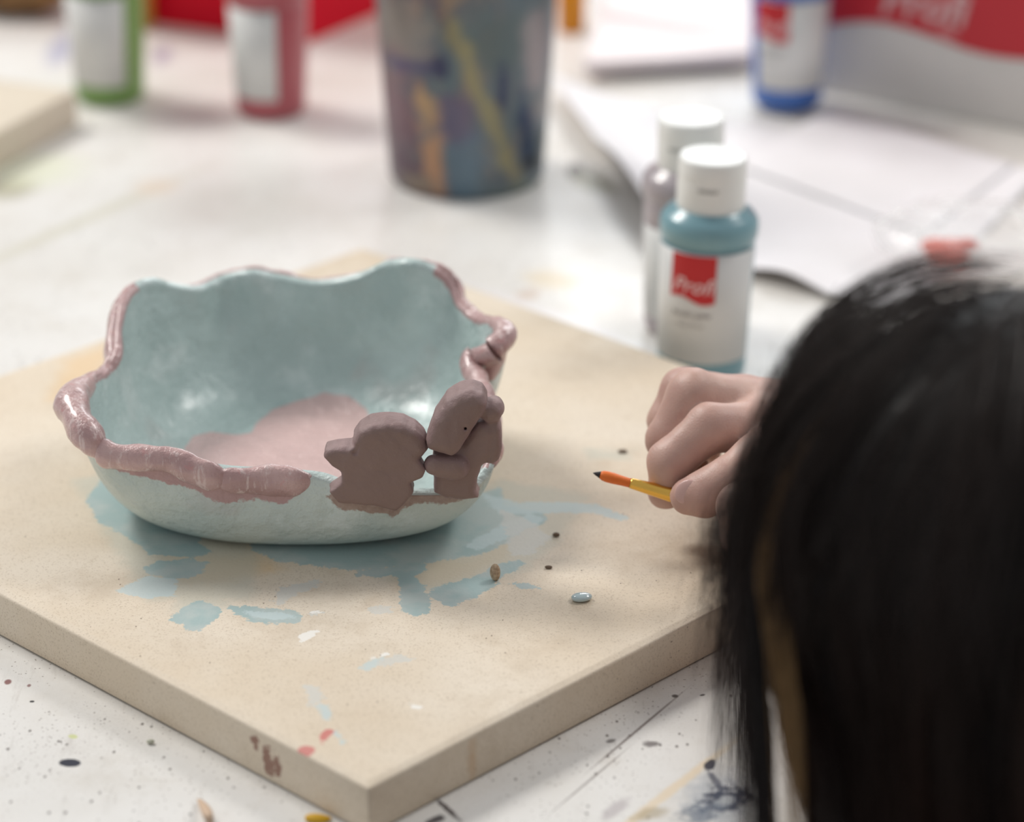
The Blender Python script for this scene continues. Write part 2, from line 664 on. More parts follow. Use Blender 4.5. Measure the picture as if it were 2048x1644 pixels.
def build_board():
    na, nb = 290, 272
    aa = np.linspace(0, LA, na)
    bb = np.linspace(0, LB, nb)
    A, B = np.meshgrid(aa, bb, indexing='ij')
    top = bA[None, None] + A[..., None] * da + B[..., None] * db
    e = 0.0012
    edge = np.minimum(np.minimum(A, LA - A), np.minimum(B, LB - B))
    zt = Z0 + BT - np.where(edge < e, 0.0007, 0.0)
    V = np.concatenate([top, zt[..., None]], -1).reshape(-1, 3)
    idx = np.arange(na * nb).reshape(na, nb)
    quads = np.stack([idx[:-1, :-1], idx[1:, :-1], idx[1:, 1:], idx[:-1, 1:]], -1).reshape(-1, 4)
    # side walls, subdivided
    loop = [(a, 0) for a in aa] + [(LA, b) for b in bb[1:]] + [(a, LB) for a in aa[::-1][1:]] + [(0, b) for b in bb[::-1][1:-1]]
    loop_idx = [idx[i, 0] for i in range(na)] + [idx[na - 1, j] for j in range(1, nb)] + [idx[i, nb - 1] for i in range(na - 2, -1, -1)] + [idx[0, j] for j in range(nb - 2, 0, -1)]
    nl = len(loop)
    levels = [0.0155, 0.0125, 0.0095, 0.0065, 0.0035, 0.001, 0.0003]
    Vs, prev, q2 = [], np.array(loop_idx), []
    base = len(V)
    cen = board_xy(LA / 2, LB / 2)
    for li, z in enumerate(levels):
        xy = np.array([board_xy(a, b) for a, b in loop])
        if li == len(levels) - 1:
            xy = cen + (xy - cen) * 0.996
        Vs.append(np.concatenate([xy, np.full((nl, 1), Z0 + z)], 1))
        cur = base + li * nl + np.arange(nl)
        q2.append(np.stack([prev, cur, np.roll(cur, -1), np.roll(prev, -1)], -1))
        prev = cur
    V = np.concatenate([V] + Vs)
    Q = np.concatenate([quads] + q2)
    me = fast_mesh(V, Q)
    bm = bmesh.new(); bm.from_mesh(me)
    bm.verts.ensure_lookup_table()
    bm.faces.new([bm.verts[int(i)] for i in prev])
    bmesh.ops.recalc_face_normals(bm, faces=bm.faces)
    bm.to_mesh(me); bm.free()
    n = len(me.vertices)
    co = np.empty(n * 3); me.vertices.foreach_get('co', co); co = co.reshape(-1, 3)

    def addattr(name, polys, z=BT, side=None):
        d = np.full(n, 60.0)
        for pg in polys:
            P = [U(x, y, z)[:2] for x, y in pg]
            d = np.minimum(d, poly_sdf(co[:, 0], co[:, 1], P) * 1000)
        d = np.where(co[:, 2] > Z0 + BT - 0.0009, d, 60.0)
        at = me.attributes.new(name, 'FLOAT', 'POINT')
        at.data.foreach_set('value', d.astype(np.float32))
    teal = [
        [(172, 1000), (205, 955), (280, 940), (420, 1000), (400, 1085), (428, 1104), (400, 1112), (300, 1112), (262, 1078), (200, 1045)],
        [(288, 1136), (316, 1120), (380, 1117), (414, 1126), (410, 1145), (382, 1158), (330, 1157), (300, 1150)],
        [(337, 1243), (362, 1216), (404, 1200), (428, 1206), (442, 1222), (430, 1240), (404, 1260), (372, 1262), (364, 1247)],
        [(452, 1211), (500, 1214), (570, 1217), (608, 1231), (598, 1246), (552, 1249), (494, 1243), (470, 1228)],
        [(500, 1050), (700, 1060), (900, 1000), (1000, 975), (1010, 1010), (1080, 1022), (1095, 1042), (1040, 1066), (1015, 1085), (955, 1110), (892, 1120), (820, 1132), (700, 1140), (560, 1124), (500, 1100)],
        [(795, 1148), (812, 1140), (836, 1160), (860, 1196), (856, 1226), (830, 1232), (805, 1224), (801, 1190)],
        [(712, 1152), (722, 1138), (800, 1130), (850, 1128), (856, 1140), (815, 1158), (790, 1152), (760, 1156)],
        [(855, 1182), (900, 1166), (960, 1150), (985, 1132), (1040, 1119), (1052, 1126), (1012, 1150), (985, 1176), (942, 1196), (906, 1213), (878, 1205), (858, 1194)],
        [(1018, 1166), (1050, 1166), (1078, 1170), (1080, 1177), (1045, 1176)],
    ]
    addattr('teal', teal)
    addattr('lightblue', [
        [(960, 985), (1040, 1004), (1130, 1004), (1200, 1010), (1260, 1036), (1245, 1043), (1180, 1026), (1090, 1026), (1000, 1030)],
        [(930, 1090), (1020, 1040), (1070, 1028), (1090, 1040), (1010, 1080), (950, 1100)],
        [(722, 1337), (735, 1320), (776, 1308), (766, 1322), (736, 1341)],
        [(637, 1410), (655, 1411), (667, 1436), (656, 1447), (640, 1434)],
        [(665, 1462), (680, 1466), (692, 1484), (684, 1488)],
        [(486, 1222), (560, 1226), (592, 1233), (560, 1240), (500, 1234)],
        [(232, 1182), (292, 1151), (356, 1159), (350, 1193), (290, 1196)],
    ])
    addattr('pale', [
        [(545, 1207), (553, 1188), (562, 1174), (640, 1157), (638, 1172), (596, 1187), (556, 1212)],
        [(736, 1217), (760, 1211), (786, 1213), (780, 1229), (745, 1229)],
        [(620, 1225), (640, 1222), (650, 1226), (622, 1230)],
        [(606, 1370), (640, 1372), (650, 1400), (625, 1412)],
        [(745, 1322), (800, 1306), (830, 1318), (770, 1334)],
        [(1000, 1020), (1060, 1040), (1100, 1075), (1060, 1110), (1020, 1110)],
    ])
    addattr('white', [
        [(596, 1276), (612, 1263), (638, 1259), (628, 1273), (604, 1286)],
        [(818, 1408), (848, 1414), (846, 1420), (820, 1415)],
        [(735, 1318), (772, 1305), (778, 1309), (745, 1320)],
        [(618, 1224), (646, 1221), (640, 1227)],
    ])
    addattr('red', [
        [(592, 1498), (606, 1490), (628, 1494), (630, 1504), (612, 1510), (596, 1506)],
        [(643, 1464), (662, 1457), (668, 1462), (655, 1478), (643, 1482), (638, 1474)],
        [(640, 1486), (650, 1482), (644, 1490)],
    ])
    addattr('warm', [
        [(760, 1120), (940, 1118), (1030, 1070), (1060, 1080), (1000, 1130), (900, 1165), (800, 1175)],
        [(330, 1110), (520, 1110), (560, 1140), (420, 1170), (330, 1160)],
        [(130, 720), (220, 690), (200, 780), (100, 800)],
    ])
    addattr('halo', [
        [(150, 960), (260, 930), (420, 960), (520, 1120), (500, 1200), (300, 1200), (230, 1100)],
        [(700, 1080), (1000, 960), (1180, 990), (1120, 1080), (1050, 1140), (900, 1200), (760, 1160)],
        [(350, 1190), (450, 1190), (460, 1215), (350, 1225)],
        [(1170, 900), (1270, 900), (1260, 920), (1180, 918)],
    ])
    # marks on the two front sides of the board
    rel = co[:, :2] - bA
    sa = rel @ da; sb = rel @ db
    zz = co[:, 2] - Z0
    front_left = (sb < 0.002)
    front_right = (sa < 0.002)

    def side_attr(name, which, blobs):
        d = np.full(n, 60.0)
        s = sa if which == 'l' else sb
        msk = (front_left if which == 'l' else front_right) & (co[:, 2] < Z0 + BT - 0.0009)
        for (c0, z0, r0, r1) in blobs:
            q = np.hypot((s - c0) / r0, (zz - z0) / r1)
            d = np.minimum(d, (q - 1) * min(r0, r1) * 1000)
        d = np.where(msk, d, 60.0)
        at = me.attributes.new(name, 'FLOAT', 'POINT')
        at.data.foreach_set('value', d.astype(np.float32))
    def along(px, py, which):
        p = U(px, py, BT / 2)[:2] - bA
        return float(p @ (da if which == 'l' else db))
    s0 = along(505, 1530, 'l'); s1 = along(525, 1540, 'l'); s2 = along(488, 1515, 'l')
    side_attr('sidebrown', 'l', [(s0, .0085, .0022, .0045), (s1, .0075, .002, .004), (s2, .0115, .0022, .002), (s0 - .002, .004, .0015, .001)])
    side_attr('sideorange', 'r', [(along(932, 1510, 'r'), .009, .0015, .006)])
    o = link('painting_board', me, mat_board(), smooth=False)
    tag(o, 'square cream wooden board smeared with pale blue paint, under the bowl', 'board')
    return o


build_board()

# ================================================================= BOWL
RIM = [(135, 800, 48), (165, 765, 46), (195, 745, 42), (220, 710, 45), (226, 650, 50), (235, 602, 54), (262, 570, 56), (300, 560, 55),
       (340, 570, 51), (390, 574, 48), (440, 553, 48), (500, 541, 50), (560, 551, 47), (640, 563, 46), (720, 549, 50), (780, 524, 56),
       (830, 520, 59), (880, 534, 57), (912, 562, 52), (930, 602, 47), (962, 634, 45), (1002, 645, 50), (1022, 662, 51), (990, 694, 48),
       (948, 718, 42), (962, 755, 40), (978, 795, 38), (992, 850, 35), (998, 900, 32), (982, 950, 27), (930, 985, 24), (860, 990, 24),
       (770, 988, 26), (700, 975, 29), (640, 957, 31), (540, 950, 32), (430, 942, 34), (330, 912, 38), (220, 905, 38), (165, 862, 44)]
NU = 480
rim_c = np.array([U(x, y, BT + z / 1000) for x, y, z in RIM])
rim = catmull(rim_c, NU)
cx, cy = -0.0745, 0.970
k = np.hanning(121); k /= k.sum()


def circ_smooth(a, k):
    h = len(k) // 2
    e = np.concatenate([a[-h:], a, a[:h]])
    return np.stack([np.convolve(e[:, i], k, 'valid') for i in range(a.shape[1])], 1)


rs = circ_smooth(rim, k)
ang = np.arctan2(rs[:, 1] - cy, rs[:, 0] - cx)
# superellipse footprint
ba_, bb_ = 0.047, 0.050
e_ = 2.5
rr = 1.0 / (np.abs(np.cos(ang) / ba_) ** e_ + np.abs(np.sin(ang) / bb_) ** e_) ** (1 / e_)
foot = np.stack([cx - 0.004 + rr * np.cos(ang), cy + rr * np.sin(ang)], 1)
BZ = Z0 + BT


def wall(off, foot_scale, floor_z, nv, outer=True):
    """rings from foot to rim"""
    rows = []
    f = np.array([cx, cy]) + (foot - [cx, cy]) * foot_scale
    rdir = np.stack([np.cos(ang), np.sin(ang)], 1)
    for j in range(nv):
        v = j / (nv - 1)
        # cubic bezier in (xy, z) foot -> bulge -> rim
        R = rim.copy()
        R[:, :2] -= rdir * off
        S = rs.copy()
        hr = S[:, 2] - BZ
        b1 = np.concatenate([f + (S[:, :2] - rdir * off - f) * 0.72, np.full((NU, 1), floor_z + 0.0005)], 1)
        b2xy = (S[:, :2] - rdir * off) * 0.75 + R[:, :2] * 0.25
        b2 = np.concatenate([b2xy + rdir * 0.002, (floor_z + hr * 0.42)[:, None]], 1)
        b0 = np.concatenate([f, np.full((NU, 1), floor_z)], 1)
        u = v
        p = (1 - u) ** 3 * b0 + 3 * (1 - u) ** 2 * u * b1 + 3 * (1 - u) * u * u * b2 + u ** 3 * R
        rows.append(p)
    return np.stack(rows, 1)          # NU, nv, 3


def mat_bowl():
    t = NT('bowl_glossy_paint')
    n = t.noise(38, 4, 0.6)
    n2 = t.noise(120, 4, 0.6)
    blue = t.mix(t.step(n, 0.35, 0.7), srgb(180, 199, 196), srgb(198, 216, 213))
    outc = t.mix(t.step(t.noise(50, 5), 0.35, 0.7), srgb(205, 216, 210), srgb(190, 204, 200))
    c = t.mix(t.attr('outer'), blue, outc)
    # paler, streaky paint in patches
    c = t.mix(t.math('MULTIPLY', t.step(t.noise(28, 5, 0.65), 0.54, 0.66), 0.5), c, srgb(226, 236, 234))
    c = t.mix(t.math('MULTIPLY', t.step(t.noise(24, 3), 0.6, 0.7), 0.3), c, srgb(196, 186, 182))
    d = t.math('MULTIPLY_ADD', t.math('SUBTRACT', n2, 0.5), 2.0, t.attr('pink'))
    c = t.mix(t.step(d, 0.5, -0.5), c, t.mix(n2, srgb(218, 184, 180), srgb(226, 196, 192)))
    # bare clay under the figures
    d = t.math('MULTIPLY_ADD', t.math('SUBTRACT', t.noise(260, 5, 0.7), 0.5), 5.0, t.attr('clay'))
    c = t.mix(t.step(d, 0.4, -0.4), c, t.mix(t.noise(400, 4), srgb(144, 116, 106), srgb(186, 166, 154)))
    d = t.math('MULTIPLY_ADD', t.math('SUBTRACT', t.noise(300, 4, 0.7), 0.5), 5.0, t.attr('mauve'))
    c = t.mix(t.step(d, 0.4, -0.4), c, t.mix(t.noise(140, 3), srgb(192, 156, 154), srgb(176, 142, 140)))
    t.base(c)
    ro = t.mix(t.attr('outer'), (0.2, 0.2, 0.2, 1), (0.5, 0.5, 0.5, 1))
    t.rough(t.math('MULTIPLY_ADD', n2, 0.12, t.math('MULTIPLY', ro, 1.0)))
    t.b.inputs['Coat Weight'].default_value = 0.4
    t.b.inputs['Coat Roughness'].default_value = 0.2
    h = t.math('ADD', t.math('MULTIPLY', t.noise(70, 5, 0.6), 1.0), t.math('MULTIPLY', t.noise(260, 3), 0.2))
    t.bump(h, 0.75, 0.004)
    return t.m


def build_bowl():
    root = empty('clay_bowl', (cx, cy, BZ), 'wavy hand-made clay bowl painted pale blue with pink rim, on the board', 'bowl')
    nv = 60
    O = wall(0.0, 1.0, BZ, nv)
    I = wall(0.0048, 0.90, BZ + 0.007, nv)
    nrm = np.stack([np.cos(ang), np.sin(ang), np.zeros(NU)], 1)
    wob = vnoise(O, 90, 3)[..., None] * 0.0009 + vnoise(O, 260, 4)[..., None] * 0.00025
    O = O + nrm[:, None] * wob * np.linspace(0.3, 1, nv)[None, :, None]
    wob = vnoise(I, 90, 5)[..., None] * 0.0009 + vnoise(I, 220, 6)[..., None] * 0.0003
    I = I + nrm[:, None] * wob
    # interior floor: rings toward the centre
    nf = 40
    F = []
    c0 = np.array([cx, cy, BZ + 0.0068])
    for j in range(nf):
        s = j / nf
        F.append(c0 + (I[:, 0] - c0) * s)
    F = np.stack(F, 1)
    F[..., 2] += vnoise(F, 80, 8) * 0.0005 * np.linspace(1, 1, nf)
    # lip
    lip = (O[:, -1] + I[:, -1]) / 2 + np.array([0, 0, 0.0016])
    prof = np.concatenate([O, lip[:, None], I[:, ::-1], F[:, ::-1]], 1)
    # underside
    ub = []
    for s in (0.05, 0.5, 0.85):
        c1 = np.array([cx, cy, BZ + 0.0006])
        q = c1 + (O[:, 0] - c1) * s
        q[:, 2] = BZ + 0.0006
        ub.append(q)
    prof = np.concatenate([np.stack(ub, 1), prof], 1)
    M = prof.shape[1]
    V = prof.reshape(-1, 3)
    idx = np.arange(NU * M).reshape(NU, M)
    nx = np.roll(idx, -1, 0)
    Q = np.stack([idx[:, :-1], nx[:, :-1], nx[:, 1:], idx[:, 1:]], -1).reshape(-1, 4)
    me = fast_mesh(V, Q)
    bm = bmesh.new(); bm.from_mesh(me)
    bm.verts.ensure_lookup_table()
    bm.faces.new([bm.verts[int(i)] for i in idx[:, 0]])
    bm.faces.new([bm.verts[int(i)] for i in idx[::-1, -1]])
    bmesh.ops.recalc_face_normals(bm, faces=bm.faces)
    bm.to_mesh(me); bm.free()
    outer = np.zeros((NU, M)); outer[:, :3 + nv] = 1
    inner_m = 1 - outer
    W = prof
    # pink petal shape on the bowl floor, laid out on the floor plane
    pg = [(368, 884), (384, 862), (420, 853), (470, 858), (502, 853), (512, 834), (545, 808), (592, 796), (648, 788), (700, 794), (735, 812),
          (742, 850), (770, 880), (750, 930), (700, 960), (560, 975), (420, 945), (376, 915)]
    P = [U(x, y, BT + 0.009)[:2] for x, y in pg]
    pk = poly_sdf(W[..., 0], W[..., 1], P) * 1000
    pk = np.where(inner_m > 0.5, pk, 60)
    # mauve paint on the outside just below the rim, except where the figures stand
    S = np.arange(NU)[:, None] / NU * len(RIM)
    vfrac = np.zeros((NU, M)); vfrac[:, 3:3 + nv] = np.linspace(0, 1, nv)[None]
    zdrop = (rim[:, 2][:, None] - W[..., 2]) * 1000
    band = np.interp(S, [0, 1, 3, 5, 6, 20, 22, 24, 26, 27, 28, 34, 34.6, 36, 37.5, 38.5, 39.3, 40], [8, 8, 14, 12, 8, 8, 13, 13, 8, 0, -6, -6, 9, 11, 9, 4, 6, 8]) + 0.8 * np.sin(S * 5.3)
    mv = np.where(outer > 0.5, zdrop - band, np.where((inner_m > 0.5) & ((S < 6) | ((S > 17) & (S < 29)) | (S > 37)) & (zdrop < 4), zdrop - 1.0, 60))
    mv = np.where(vfrac[...] < 0.0, 60, mv)
    # clay smudges at the foot of the figures
    pgs = [[(655, 985), (690, 960), (830, 965), (850, 985), (900, 985), (965, 990), (950, 1005), (880, 1012), (830, 1005), (812, 1012), (790, 1030), (750, 1016), (680, 1010)]]
    cl = np.full((NU, M), 60.0)
    XZ = W
    for g in pgs:
        P = [UY(x, y, 0.905)[[0, 2]] for x, y in g]
        cl = np.minimum(cl, poly_sdf(XZ[..., 0], XZ[..., 2], P) * 1000)
    cl = np.where((outer > 0.5) & (W[..., 1] < 0.925), cl, 60)
    for nm, a in (('outer', outer), ('pink', pk), ('mauve', mv), ('clay', cl)):
        at = me.attributes.new(nm, 'FLOAT', 'POINT')
        at.data.foreach_set('value', np.ascontiguousarray(a, dtype=np.float32).ravel())
    link('bowl_body', me, mat_bowl(), root)

    # the pinched pink rim, as clay rolls of changing thickness
    t = NT('rim_pink_paint')
    n = t.noise(150, 5, 0.65)
    c = t.mix(t.step(t.noise(60, 3), 0.35, 0.65), srgb(206, 172, 168), srgb(180, 144, 142))
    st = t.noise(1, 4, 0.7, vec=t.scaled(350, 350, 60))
    c = t.mix(t.math('MULTIPLY', t.step(st, 0.52, 0.64), 0.6), c, srgb(232, 212, 208))  # pale paint streaks, lightened to stand in for streaky highlights
    c = t.mix(t.math('MULTIPLY', t.step(n, 0.58, 0.66), 0.4), c, srgb(206, 140, 138))
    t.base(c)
    t.rough(t.math('MULTIPLY_ADD', n, 0.2, 0.16))
    t.b.inputs['Coat Weight'].default_value = 0.5
    t.b.inputs['Coat Roughness'].default_value = 0.12
    t.bump(t.math('ADD', t.noise(170, 5, 0.6), t.math('MULTIPLY', st, 0.4)), 0.6, 0.0022)
    mrim = t.m
    # horizontal radius, vertical radius, drop, outward shift at each rim station (mm)
    st_ = {0: (6.2, 6.4, 1.5, 1.0), 1: (3.0, 3.5, 1, 1), 2: (1.8, 2.2, 0.5, 1), 3: (2.6, 5.0, 4, 2.0), 4: (2.8, 6.5, 6, 2.6), 5: (2.4, 5, 4, 2.0),
           6: (1.2, 1.6, 0.8, 1.6), 7: (1.0, 1.2, 0.6, 1.6), 8: (1.0, 1.2, .5, 1.6), 10: (1.5, 1.5, 0, 2.2), 12: (1.5, 1.5, 0, 2.2), 14: (1.2, 1.3, 0, 1.8),
           16: (1.1, 1.2, 0.4, 1.6), 18: (1.5, 2.0, 0, 1.8), 20: (1.8, 2.0, .3, 1.4), 21: (2.8, 3.0, 1, 1), 22: (4.2, 4.2, 1.5, 0.5), 23: (4.6, 4.4, 1.2, .5), 24: (4.2, 4.2, 1.0, 1.0),
           25: (3.8, 4.0, 1, 1.0), 26: (3.8, 4.0, 1, 1), 27: (3.4, 4.2, 1, 1), 28: (2.8, 3.4, 1, 1), 29: (2.2, 2.4, 1, .5), 30: (1.8, 1.8, .8, 0), 31: (1.8, 1.8, .8, 0), 33: (2.0, 2.2, .8, 0),
           34: (3.2, 5.2, 2.0, 1.5), 35: (3.4, 5.6, 2.4, 1.8), 36: (3.2, 5.4, 2.4, 1.8), 37: (3.4, 4.8, 1.8, 1.5), 38: (4.2, 4.6, 1.0, .6), 39: (5.6, 5.6, 1, 0.8)}
    ks = sorted(st_)
    xs = np.array(ks + [40]); ys = np.array([st_[q] for q in ks] + [st_[0]])
    tt = np.arange(NU) / NU * 40
    par = np.stack([np.interp(tt, xs, ys[:, i]) for i in range(4)], 1)
    par = circ_smooth(par, np.hanning(13) / np.hanning(13).sum()) / 1000

    def roll(i0, i1, extra=1.0):
        ii = np.arange(int(i0 / 40 * NU), int(i1 / 40 * NU)) % NU
        n_ = 26
        L = len(ii)
        rsm = circ_smooth(rim, np.hanning(31) / np.hanning(31).sum())
        tan = np.roll(rsm, -1, 0) - np.roll(rsm, 1, 0)
        V = np.zeros((L, n_, 3))
        for a, i in enumerate(ii):
            tg = tan[i] / np.linalg.norm(tan[i])
            out = np.cross(tg, [0, 0, 1]); out /= np.linalg.norm(out)
            if out @ np.array([math.cos(ang[i]), math.sin(ang[i]), 0]) < 0:
                out = -out
            up = np.cross(out, tg); up = up if up[2] > 0 else -up
            fade = min(1, (a + 1) / 7, (L - a) / 7) if L < NU else 1
            fade = math.sin(fade * math.pi / 2)
            rh, rv, dr, sh = par[i]
            lum = 1 + 0.06 * math.sin(a * 0.21 + 1.3 * math.sin(a * 0.07)) + 0.025 * math.sin(a * 0.7)
            cpt = rim[i] - out * 0.0022 + out * sh - np.array([0, 0, 1]) * dr
            for j in range(n_):
                th = 2 * math.pi * j / n_
                V[a, j] = cpt + (out * math.cos(th) * rh + up * math.sin(th) * rv) * (0.25 + 0.75 * fade) * lum
        V = V + vnoise(V, 300, 11)[..., None] * 0.0004 + vnoise(V, 900, 12)[..., None] * 0.00015
        f = []
        for a in range(L - 1):
            for j in range(n_):
                f.append((a * n_ + j, a * n_ + (j + 1) % n_, (a + 1) * n_ + (j + 1) % n_, (a + 1) * n_ + j))
        f.append(list(range(n_))); f.append([(L - 1) * n_ + j for j in range(n_)])
        me = pydata(V.reshape(-1, 3), f)
        bm = bmesh.new(); bm.from_mesh(me)
        bmesh.ops.recalc_face_normals(bm, faces=bm.faces)
        bm.to_mesh(me); bm.free()
        return me
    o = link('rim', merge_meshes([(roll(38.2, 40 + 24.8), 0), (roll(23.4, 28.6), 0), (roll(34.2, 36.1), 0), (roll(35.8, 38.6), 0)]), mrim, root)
    o['label'] = 'pinched pink painted rim roll'
    return root


bowl = build_bowl()


# ---- the two clay figures on the rim
def mat_clay():
    t = NT('mauve_clay')
    n = t.noise(60, 4)
    c = t.mix(t.step(n, 0.35, 0.65), srgb(150, 125, 123), srgb(136, 112, 109))
    c = t.mix(t.math('MULTIPLY', t.step(t.noise(420, 4, 0.7), 0.6, 0.72), 0.5), c, srgb(176, 150, 146))
    # damp, browner paint on the flat faces that look toward the viewer's side of the table
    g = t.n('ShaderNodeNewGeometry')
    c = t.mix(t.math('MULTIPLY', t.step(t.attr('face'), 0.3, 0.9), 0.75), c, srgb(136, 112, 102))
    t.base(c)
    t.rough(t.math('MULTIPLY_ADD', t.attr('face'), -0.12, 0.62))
    t.bump(t.math('ADD', t.noise(200, 5, 0.6), t.math('MULTIPLY', t.noise(60, 3), 0.8)), 0.45, 0.0015)
    return t.m


MCLAY = mat_clay()


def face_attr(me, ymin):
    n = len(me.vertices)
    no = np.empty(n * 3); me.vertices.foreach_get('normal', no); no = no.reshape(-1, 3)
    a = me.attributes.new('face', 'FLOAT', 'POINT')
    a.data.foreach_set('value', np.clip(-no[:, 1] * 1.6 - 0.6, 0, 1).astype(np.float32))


def extr(g, poly_px, y0, y1, rnd, lean=0.0):
    """slab: outline drawn on the plane y=y0, running back to y1, with rounded edges"""
    P = [UY(x, y, y0)[[0, 2]] for x, y in poly_px]
    zref = np.mean([p[1] for p in P])
    yy = g[..., 1] - lean * (g[..., 2] - zref)
    d2 = poly_sdf(g[..., 0], g[..., 2], P) + rnd
    dy = np.abs(yy - (y0 + y1) / 2) - (y1 - y0) / 2 + rnd
    return np.minimum(np.maximum(d2, dy), 0) + np.hypot(np.maximum(d2, 0), np.maximum(dy, 0)) - rnd


def fig_left():
    vox = 0.0006
    g, lo = grid_points((-0.066, 0.884, BZ + 0.010), (-0.022, 0.916, BZ + 0.066), vox)
    y0 = 0.8955
    body = [(683, 925), (700, 900), (845, 900), (834, 917), (849, 942), (843, 956), (820, 968), (829, 987), (813, 1005), (807, 1014), (791, 1026),
            (766, 1018), (746, 1013), (708, 1011), (676, 1008), (665, 996), (655, 986), (683, 967), (683, 947)]
    head = [(704, 905), (706, 886), (718, 868), (740, 856), (772, 851), (805, 854), (830, 866), (848, 884), (857, 904), (845, 920), (800, 945), (740, 945), (708, 925)]
    arm = [(646, 918), (650, 905), (672, 899), (703, 897), (725, 905), (715, 950), (683, 948), (663, 936)]
    d = extr(g, body, y0, y0 + 0.008, 0.0012)
    d = smin(d, extr(g, head, y0 - 0.0003, y0 + 0.0135, 0.003), 0.0008)
    d = smin(d, extr(g, arm, y0 + 0.0002, y0 + 0.0105, 0.0024), 0.0008)
    # soft dents from fingers
    d = d + vnoise(g, 420, 21) * 0.00025 + vnoise(g, 1400, 22) * 0.0001
    c = UD(708, 902, 0.0) if False else UY(711, 903, y0)
    d = smax(d, -(cone(g, UY(716, 893, y0), UY(710, 906, y0), 0.0006, 0.0009)), 0.0005)
    me = relax(iso(d, lo, vox), 1)
    face_attr(me, y0)
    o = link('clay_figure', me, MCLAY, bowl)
    o['label'] = 'left clay figure with round head and one stubby arm'
    return o


def fig_right():
    vox = 0.0006
    y0 = 0.899
    g, lo = grid_points((-0.033, 0.880, BZ + 0.010), (0.004, 0.930, BZ + 0.078), vox)
    head = [(853, 888), (856, 903), (878, 909), (905, 915), (922, 903), (936, 886), (950, 862), (966, 838), (974, 815), (966, 798), (945, 791),
            (918, 795), (890, 812), (868, 842)]
    body = [(880, 890), (925, 890), (955, 850), (985, 850), (995, 870), (985, 915), (962, 938), (955, 960), (952, 985), (958, 1000), (930, 1004), (895, 1002),
            (868, 990), (868, 960), (862, 940), (866, 905)]
    arm = [(982, 852), (996, 842), (1003, 860), (1006, 900), (1000, 925), (985, 934), (970, 930), (978, 900)]
    d = extr(g, body, y0 + 0.001, y0 + 0.012, 0.003)
    d = smin(d, extr(g, head, y0 - 0.0055, y0 + 0.010, 0.0042, lean=0.12), 0.0010)
    ear = cone(g, UY(982, 822, y0 + 0.004), UY(988, 812, y0 + 0.012), 0.0040, 0.0036)
    d = smin(d, ear, 0.0018)
    d = smin(d, extr(g, arm, y0 + 0.001, y0 + 0.010, 0.0028), 0.0010)
    paw = cone(g, UY(868, 930, y0 - 0.001), UY(912, 934, y0 + 0.000), 0.0036, 0.0042)
    d = smin(d, paw, 0.0012)
    d = d + vnoise(g, 380, 31) * 0.0003 + vnoise(g, 1300, 32) * 0.0001
    # eye hole and mouth slit
    yf = y0 - 0.0055
    d = smax(d, -(cone(g, UY(931, 857, yf), UY(930, 857, yf + 0.004), 0.0006, 0.0005)), 0.0002)
    pts = [UY(962, 826, yf), UY(950, 850, yf), UY(940, 868, yf), UY(926, 882, yf)]
    for a, b in zip(pts[:-1], pts[1:]):
        a = np.array(a); b = np.array(b)
        d = smax(d, -cone(g, a - [0, .001, 0], b - [0, .001, 0], 0.0010, 0.0012), 0.0006)
    me = relax(iso(d, lo, vox), 1)
    face_attr(me, y0)
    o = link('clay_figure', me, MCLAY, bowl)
    o['label'] = 'right clay figure with long tilted snout and side ear'
    return o


fig_left()
fig_right()


# ================================================================= PAINT BOTTLES
def text_mesh(body, size, shear=0.0, extrude=0.0, bold=0.0):
    cu = bpy.data.curves.new('t', 'FONT')
    cu.body = body
    cu.size = size
    cu.shear = shear
    cu.offset = bold
    cu.align_x = 'CENTER'
    cu.resolution_u = 3
    o = bpy.data.objects.new('t', cu)
    COL.objects.link(o)
    dg = bpy.context.evaluated_depsgraph_get()
    me = bpy.data.meshes.new_from_object(o.evaluated_get(dg))
    bpy.data.objects.remove(o)
    bpy.data.curves.remove(cu)
    return me


def wrap(me, R, phi0, zc, subdiv=0.0012):
    """bend a flat mesh (x right, y up) round a cylinder; phi0 = direction the centre faces"""
    bm = bmesh.new(); bm.from_mesh(me)
    bmesh.ops.triangulate(bm, faces=bm.faces)
    for _ in range(3):
        long = [e for e in bm.edges if e.calc_length() > subdiv * 2.5]
        if not long:
            break
        bmesh.ops.subdivide_edges(bm, edges=long, cuts=1)
    for v in bm.verts:
        a = phi0 + v.co.x / R
        v.co = Vector((R * math.cos(a), R * math.sin(a), zc + v.co.y))
    bm.to_mesh(me); bm.free()
    return me


def label_mesh(R, phi0, half, z0, z1, nn=60):
    v = []
    f = []
    for i in range(nn + 1):
        a = phi0 - half + 2 * half * i / nn
        for z in (z0, z1):
            v.append((R * math.cos(a), R * math.sin(a), z))
        for z in (z1, z0):
            v.append(((R - .0003) * math.cos(a), (R - .0003) * math.sin(a), z))
    for i in range(nn):
        for k in range(4):
            f.append((i * 4 + k, (i + 1) * 4 + k, (i + 1) * 4 + (k + 1) % 4, i * 4 + (k + 1) % 4))
    f.append((0, 1, 2, 3)); f.append(tuple(nn * 4 + k for k in (3, 2, 1, 0)))
    me = pydata(v, f)
    bm = bmesh.new(); bm.from_mesh(me); bmesh.ops.recalc_face_normals(bm, faces=bm.faces); bm.to_mesh(me); bm.free()
    return me


M_CAP = simple('white_plastic_cap', srgb(238, 238, 234), 0.32, bump=0.0)
M_LABEL = simple('white_label', srgb(222, 222, 220), 0.42)
M_RED = simple('label_red', srgb(196, 24, 34), 0.4)
M_WTXT = simple('label_white_print', srgb(236, 200, 200), 0.5)
M_GTXT = simple('label_grey_print', srgb(150, 144, 142), 0.5)

R_B = 0.0178


